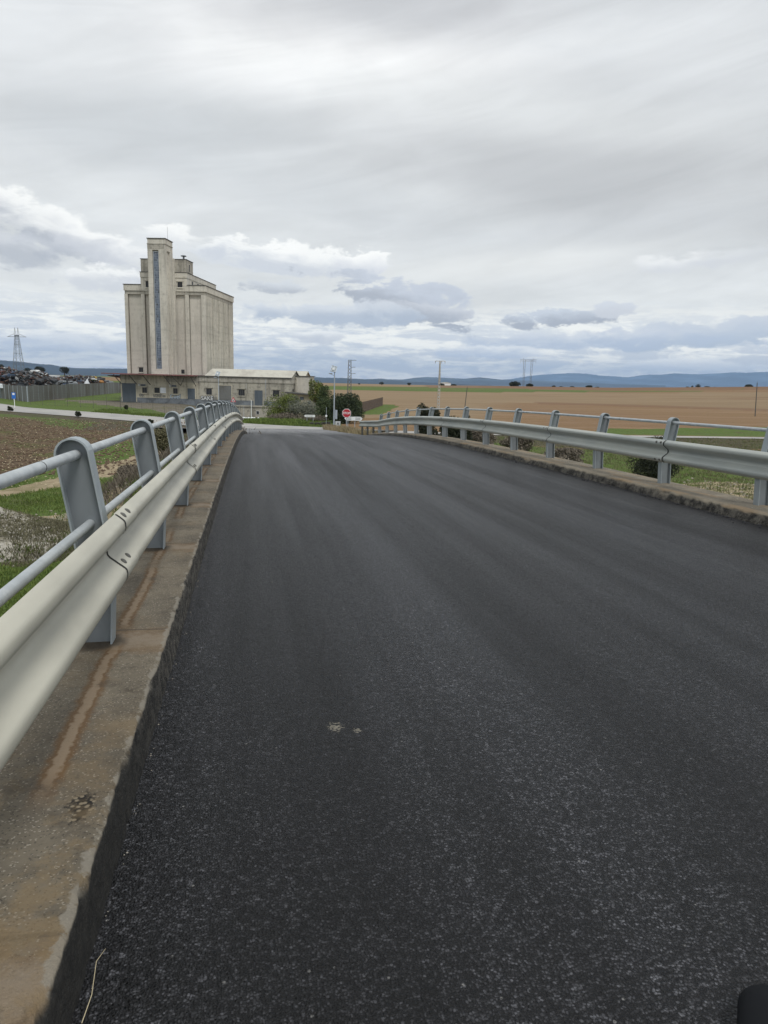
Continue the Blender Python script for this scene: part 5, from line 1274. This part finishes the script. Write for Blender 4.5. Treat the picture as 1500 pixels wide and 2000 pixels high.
for i in range(2600):
    px = rnd.uniform(-14, 212); D_ = fD(px)+rnd.uniform(4, 26); top = heap_top(px); p0 = atD(px, 760, D_); zt_ = atD(px, top, D_).z
    p = Vector((p0.x, p0.y, GZ+(zt_-GZ)*rnd.random()**.8)); s_ = rnd.uniform(.12, .5); rot = Matrix.Rotation(rnd.random()*3, 3, (rnd.random(), rnd.random(), rnd.random()))
    db.box(-s_, s_, -s_*.5, s_*.5, -.04, .04*rnd.uniform(1, 6), lambda v_: p+rot @ v_, mi=rnd.choices(range(6), [38, 13, 26, 8, 2, 12])[0])
o = db.build('scrap_metal', ['wk_dark', 'wk_rust', 'wk_grey', 'wk_white', 'wk_red', 'wk_silver']); tag(o, 'heaped loose scrap metal between the wrecked cars', 'scrap metal', kind='stuff')
# pieces one can tell apart
def pc(name, label, cat, px, py, D_, build, m_):
    p = atD(px, py, D_); b = MB(); build(b, lambda v_: p+rx*v_.x+fy*v_.y+Vector((0, 0, v_.z))); o = b.build(name, m_); tag(o, label, cat); return o
def vanb(b, tf):
    secs = [(-.95, .0, .5), (-.8, 0, 1.05), (-.45, 0, 1.3), (.5, 0, 1.35), (.75, 0, 1.1), (1.0, 0, .2)]
    vs = []
    for x_, z0, z1 in secs: vs += [tf(Vector(q)) for q in ((x_, -.8, z0), (x_, -.75, z1), (x_, .75, z1), (x_, .8, z0))]
    b.add(vs, [(i*4+j, i*4+(j+1) % 4, i*4+4+(j+1) % 4, i*4+4+j) for i in range(5) for j in range(4)]+[(3, 2, 1, 0), (20, 21, 22, 23)])
vt = thing('van_body', 'white van cab lying on top of the scrap heap', 'van body', tuple(atD(69, 735, 165)))
pv = atD(69, 735.5, 165); tfv = lambda v_: pv+rx*v_.x+fy*v_.y+Vector((0, 0, v_.z)); b = MB(); vanb(b, tfv); b.build('body', 'white', vt); b = MB(); b.box(-.75, -.25, -.86, -.80, .15, .8, tfv); b.build('window', 'dark', vt)
sht = thing('shelter', 'flat white topped shelter in the middle of the scrapyard', 'shelter', tuple(atD(104, 740, 175)))
pv2 = atD(104, 735, 175); tf = lambda v_: pv2+rx*v_.x+fy*v_.y+Vector((0, 0, v_.z)); b = MB(); b.box(-1.05, 1.05, -1, 1, -.12, .25, tf); b.build('roof', 'white', sht); b = MB()
for x_ in (-.95, .95):
    for y_ in (-.9, .9): b.bar(tf(Vector((x_, y_, -3))), tf(Vector((x_, y_, -.12))), .06)
b.build('leg', 'pole', sht)
pc('tarpaulin', 'white sheet draped over scrap at the left edge of the fence', 'tarpaulin', 8, 757, 148, lambda b, tf: b.prism([(-1.7, 0), (-1.6, .55), (-.9, .68), (0, .55), (1.1, .2), (1.6, -.05), (1.4, -.15)], -.6, .6, tf), 'white_sheet')
pc('car_shell', 'pale green upturned car shell above the sheet fence', 'car shell', 116, 752, 156, lambda b, tf: b.prism([(-1.4, -.1), (-1.1, .25), (.5, .95), (1., .9), (1.15, .6), (.4, .3), (-.2, 0)], -.7, .7, tf), 'wk_silver')
pc('metal_cone', 'pale grey pointed metal hopper on the scrap heap', 'hopper', 169, 751, 184, lambda b, tf: b.add([tf(Vector(q)) for q in ((-.75, -.5, 0), (.6, -.5, 0), (.6, .6, 0), (-.75, .6, 0), (.3, 0, 1.3), (.1, .2, 1.35))], [(0, 1, 4), (1, 2, 4), (2, 3, 5), (3, 0, 4, 5), (2, 5, 4), (3, 2, 1, 0)]), 'white_sheet')
M['yellow'] = mat('machine_yellow', (.42, .28, .04), .6, var=.3, vscale=2, col2=(.2, .13, .05), c2scale=1.5); M['orange'] = mat('dull_orange', (.40, .20, .07), .7, var=.3, vscale=2)
ye_ = thing('loader', 'yellow loader half hidden among the scrap', 'loader', tuple(atD(181, 745, 194))); pv = atD(181, 741, 194); tfy = lambda v_: pv+rx*v_.x+fy*v_.y+Vector((0, 0, v_.z))
b = MB(); b.prism([(-.9, 0), (-.9, .35), (-.4, .65), (.7, .75), (.95, .5), (.9, 0)], -.6, .6, tfy); b.build('body', 'yellow', ye_); b = MB(); b.bar(tfy(Vector((-.7, -.65, .3))), tfy(Vector((-2.2, -.65, .5))), .12); b.build('arm', 'wk_rust', ye_)
b = MB(); b.bar(tfy(Vector((-.5, -.7, -.2))), tfy(Vector((-.5, -.5, -.2))), .4, n=12); b.bar(tfy(Vector((.6, -.7, -.2))), tfy(Vector((.6, -.5, -.2))), .4, n=12); b.build('wheel', 'black', ye_)
pc('metal_tank', 'dented orange tank at the right end of the scrap', 'tank', 198, 748, 194, lambda b, tf: b.sweep([tf(Vector(q)) for q in ((-.55, 0, .2), (-.4, 0, .3), (.4, 0, .25), (.6, 0, .15))], [.15, .36, .38, .12], 10), 'orange')

# ------------------------------------------------------------------ gravel mound, stones, grass
M['weed_mat'] = leafmat('matted_weed', (.085, .083, .048), (.23, .215, .14))
gm = Vector((-7.9, 22.4, 0)); rows = []
for i in range(60):
    row = []
    for j in range(70):
        x_ = gm.x+(j/69-.5)*6.4; y_ = gm.y+(i/59-.5)*4.6; u = (x_-gm.x)/3.1; v_ = (y_-gm.y)/2.2; r_ = math.hypot(u, v_)
        h = 1.35*max(0, 1-r_**1.25); h *= 1+.25*noise.noise(Vector((x_*.9, y_*.9, 0)))
        z = float(tz(x_, y_))+hfine(x_, y_)+h-.10*(r_ > .93)+(.05*noise.noise(Vector((x_*5, y_*5, 1)))+.03*noise.noise(Vector((x_*13, y_*13, 1))))*min(1, h*4)-(.3 if r_ >= 1.05 else 0)
        row.append((x_, y_, z))
    rows.append(row)
M['gravel'] = mat('pale_gravel', (.40, .38, .335), .95, var=.22, vscale=16, bump=.6, bscale=14, bdist=.05, col2=(.22, .20, .145), c2scale=1.1)
mo = grid('gravel_mound', rows, 'gravel'); tag(mo, 'pale grey gravel mound with matted dry weeds at the left edge', 'gravel mound')
def surf(x_, y_):
    z = float(tz(x_, y_))+hfine(x_, y_); u = (x_-gm.x)/3.1; v_ = (y_-gm.y)/2.2; r_ = math.hypot(u, v_)
    if r_ < .95: z += 1.35*max(0, 1-r_**1.25)
    return z
def scatter(name, label, cat, matn, n, sampler, hgt, wid, blades, seed, spread=.12):
    rnd = random.Random(seed); mb = MB()
    for _ in range(n):
        q = sampler(rnd)
        if q is None: continue
        x_, y_ = q; z_ = surf(x_, y_)
        for k in range(blades):
            a = rnd.random()*6.28; bx, by = x_+rnd.gauss(0, spread), y_+rnd.gauss(0, spread); h = hgt*rnd.uniform(.5, 1.3); w_ = wid*rnd.uniform(.7, 1.3); ln = rnd.uniform(.2, .8)*h
            ca, sa = math.cos(a), math.sin(a); b2 = rnd.random()*6.28; wx, wy = math.cos(b2)*w_, math.sin(b2)*w_
            mb.add([(bx-wx, by-wy, z_-.02), (bx+wx, by+wy, z_-.02), (bx+ca*ln*.5+wx*.6, by+sa*ln*.5+wy*.6, z_+h*.65), (bx+ca*ln, by+sa*ln, z_+h)], [(0, 1, 2, 3)])
    o = mb.build(name, matn); tag(o, label, cat, kind='stuff'); return o
def s_left(r):
    y_ = r.uniform(13, 36)**1.; x_ = r.uniform(-.44*y_-1, -1.5)
    if road_d(TRACK, np.array([x_]), np.array([y_]))[0] < 1.0: return None
    if math.hypot((x_-gm.x)/2.9, (y_-gm.y)/2.) < .85 and r.random() < .97: return None
    if ((x_+6.6)/2.6)**2+((y_-24.6-1)/2.4)**2 < 1 and r.random() < .75: return None
    return x_, y_
scatter('grass', 'short green grass on the low ground left of the bridge', 'grass', 'grass_blade', 11000, s_left, .10, .011, 6, 1)
def s_mound(r):
    a = r.random()*6.28; q = r.random()**.5; x_, y_ = gm.x+1.55+math.cos(a)*q*1.6, gm.y+math.sin(a)*q*1.9-.3
    return (x_, y_) if r.random() < (x_-gm.x-.45)/1.5 else None
scatter('dry_grass', 'matted dry weeds on the side of the gravel mound', 'dry grass', 'weed_mat', 4800, s_mound, .07, .014, 5, 2, .06)
def s_weed(r):
    y_ = r.uniform(24, 66); return r.gauss(-3.4, 1.0)+xo(y_)*0, y_
scatter('weeds', 'brown and olive weeds along the foot of the left bank', 'weeds', 'twig_brown', 3800, s_weed, .32, .010, 5, 3, .2)
def s_right(r):
    y_ = r.uniform(22, 66); x_ = r.uniform(7.0+.0, min(.9*y_+4, 52)); return x_, y_
scatter('grass', 'patchy rough grass below the right side of the bridge', 'grass', 'weed_olive', 11000, s_right, .13, .016, 5, 4, .2)
scatter('grass', 'fresh green tufts below the right side of the bridge', 'grass', 'grass_blade', 7000, s_right, .11, .016, 5, 5, .2)
def s_stop(r):
    y_ = r.uniform(41, 70); return XR+xo(y_)+1.0+abs(r.gauss(0, 1.6)), y_
scatter('dry_grass', 'tall straw coloured grass round the guard rail end', 'dry grass', 'grass_dry', 2600, s_stop, .42, .014, 6, 6, .2)
def s_edge(r):
    y_ = r.uniform(17, 36); return XR+.95+xo(y_)+abs(r.gauss(0, .5)), y_
def s_cross(r):
    i = r.uniform(-20, 9); y_ = np.interp(i, [p[0] for p in CROSS], [p[1] for p in CROSS])+5.+abs(r.gauss(0, 4)); return i, y_
scatter('grass', 'green verge grass beyond the crossing', 'grass', 'grass_blade', 5000, s_cross, .22, .03, 4, 7, .3)
# low dark wall by the crossing
wl = atD(628, 833, 80); b = MB()
rnd = random.Random(3)
for k in range(46):
    x_ = -1.2+rnd.random()*2.3; z_ = rnd.random()*.42; s_ = rnd.uniform(.10, .2); b.box(x_-s_, x_+s_, -.2, .2+rnd.random()*.1, z_-s_*.6, z_+s_*.6, lambda v_: wl+rx*v_.x+fy*v_.y+Vector((0, 0, v_.z)))
o = b.build('stone_wall', 'wood_dark'); tag(o, 'low dark stone wall under the shrubs by the crossing', 'stone wall')
M['case_black'] = mat('matt_black_case', (.007, .008, .010), .7, spec=.15)
M['clod'] = mat('soil_clod', (.12, .08, .052), .95, var=.4, vscale=6)
# loose stones
def stones(name, label, n, sampler, smin, smax, matn, seed, sit=None):
    rnd = random.Random(seed); mb = MB()
    for _ in range(n):
        x_, y_, z_ = sampler(rnd); s_ = rnd.uniform(smin, smax); vs = []
        for (a, b_, c_) in ((1, 0, 0), (-1, 0, 0), (0, 1, 0), (0, -1, 0), (0, 0, .7), (0, 0, -.5)): vs.append((x_+a*s_*rnd.uniform(.6, 1.3), y_+b_*s_*rnd.uniform(.6, 1.3), z_+s_*.3+c_*s_*rnd.uniform(.6, 1.2)))
        mb.add(vs, [(0, 2, 4), (2, 1, 4), (1, 3, 4), (3, 0, 4), (2, 0, 5), (1, 2, 5), (3, 1, 5), (0, 3, 5)])
    o = mb.build(name, matn); tag(o, label, 'gravel', kind='stuff'); return o
stones('pebbles', 'pale grit gathered along the foot of the left ledge', 210, lambda r: ((lambda y: (XL+.012+xo(y)+abs(r.gauss(0, .012)), y, zr(y)-.002))(.7+r.random()**1.6*9)), .0015, .0055, 'stone', 1)
stones('pebbles', 'few tiny pale stones lying on the asphalt', 90, lambda r: ((lambda y: (r.uniform(-.3, 5.), y, zr(y)+.004))(.8+r.random()*14)), .0015, .005, 'stone', 2)
stones('pebbles', 'crumbs of broken asphalt along the right ledge', 420, lambda r: ((lambda y: (XR-.03-abs(r.gauss(0, .07))+xo(y), y, zr(y)+.004))(4.5+r.random()*24)), .006, .022, 'rubber', 3)
stones('pebbles', 'broken grit lying on the right ledge', 260, lambda r: ((lambda y: (XR+.12+r.random()*.5+xo(y), y, zr(y)+.12))(4.5+r.random()*20)), .004, .015, 'stone', 4)
stones('rubble', 'pale rubble on the bare patch below the right barrier', 150, lambda r: ((lambda x, y: (x, y, surf(x, y)))(25.5+r.gauss(0, 2.6), 32.5+r.gauss(0, 2.2))), .02, .10, 'stone', 5)
stones('rubble', 'pale rubble and clods beyond the gravel mound', 420, lambda r: ((lambda x, y: (x, y, surf(x, y)))(-6.2+r.gauss(0, 1.3), 25.6+r.gauss(0, .9))), .02, .08, 'stone', 6)
stones('gravel', 'loose stones covering the gravel mound', 5200, lambda r: ((lambda x, y: (x, y, surf(x, y)))(gm.x-.3+r.gauss(0, 1.1), gm.y+r.gauss(0, .9))), .015, .05, 'gravel', 7)
stones('rubble', 'white rubble beside the wire fence below the warehouse', 40, lambda r: ((lambda p: (p.x+r.gauss(0, .45), p.y+r.gauss(0, .2), p.z))(atD(481, 817, 88))), .06, .2, 'white', 8)
def s_clod(r):
    y_ = r.uniform(38, 84); x_ = r.uniform(-.36*y_-1, -6.5); return x_, y_, surf(x_, y_)
stones('clods', 'brown clods thrown up over the rough left field', 3600, s_clod, .03, .12, 'clod', 9)
def s_straw(r):
    y_ = r.uniform(34, 84); x_ = r.uniform(-.36*y_-1, -6.5); return x_, y_, surf(x_, y_)+.04
stones('straw', 'pale straw bits lying over the rough left field', 1800, s_straw, .015, .05, 'stalk', 10)
# dry stalk lying in the gutter
y_ = 1.42
b = MB(); b.sweep([(XL+.035, 1.30, .006), (XL+.042, 1.36, .012), (XL+.036, 1.44, .02), (XL+.05, 1.47, .024)], [.001, .0009, .0008, .0004], 6); b.build('x', 'stalk').name = 'dry_stalk'
tag(bpy.data.objects['dry_stalk'], 'pale dry grass stalk lying against the left ledge', 'dry stalk')
# black case standing on the road at the lower right
bc = thing('black_case', 'smooth black rounded case at the lower right corner on the asphalt', 'case', (1.135, .90, 0))
def rbox(cx_, cy_, z0, z1, hx, hy, r_, n=6):
    mb = MB(); rows = []
    for z_, ins in ((z0, .03), (z0+.012, .008), (z0+.025, 0), (z0+.035, .004), (z0+.047, .014), (z0+.057, .028), (z0+.065, .048), (z0+.070, .075), (z0+.072, .11)):
        ring = []
        for qx, qy, a0 in ((1, 1, 0), (-1, 1, 90), (-1, -1, 180), (1, -1, 270)):
            for i in range(n+1):
                a = R(a0+90*i/n); rr_ = max(r_-ins*.5, .01); ring.append((cx_+qx*(hx-rr_-ins)+math.cos(a)*rr_, cy_+qy*(hy-rr_-ins)+math.sin(a)*rr_, z_))
        rows.append(ring)
    k = len(rows[0]); vs = [p for r__ in rows for p in r__]
    mb.add(vs, [(i*k+j, i*k+(j+1) % k, (i+1)*k+(j+1) % k, (i+1)*k+j) for i in range(len(rows)-1) for j in range(k)]+[tuple(reversed(range(k))), tuple(range((len(rows)-1)*k, len(rows)*k))]); return mb
rbox(1.135, .90, .004, .075, .25, .15, .07).build('shell', 'case_black', bc, True)
bc.rotation_euler = (0, 0, R(-38))

# ------------------------------------------------------------------ haze: the air between here and the mountains
hz = MB(); hz.box(-26900*1.02, 26900*1.02, -27400, 27400, -120, 640); hz = hz.build('haze', 'dark')
tag(hz, 'thin blue air fading the far hills', kind='stuff')
hm = bpy.data.materials.new('haze_air'); hm.use_nodes = True; hm.node_tree.nodes.clear(); Nh = NT(hm.node_tree)
pv_ = Nh.node('ShaderNodeVolumePrincipled'); pv_.inputs['Density'].default_value = HAZE_D; pv_.inputs['Color'].default_value = (.40, .635, 1, 1); pv_.inputs['Anisotropy'].default_value = .0
hm.node_tree.links.new(pv_.outputs[0], Nh.node('ShaderNodeOutputMaterial').inputs['Volume'])
hz.data.materials.clear(); hz.data.materials.append(hm)
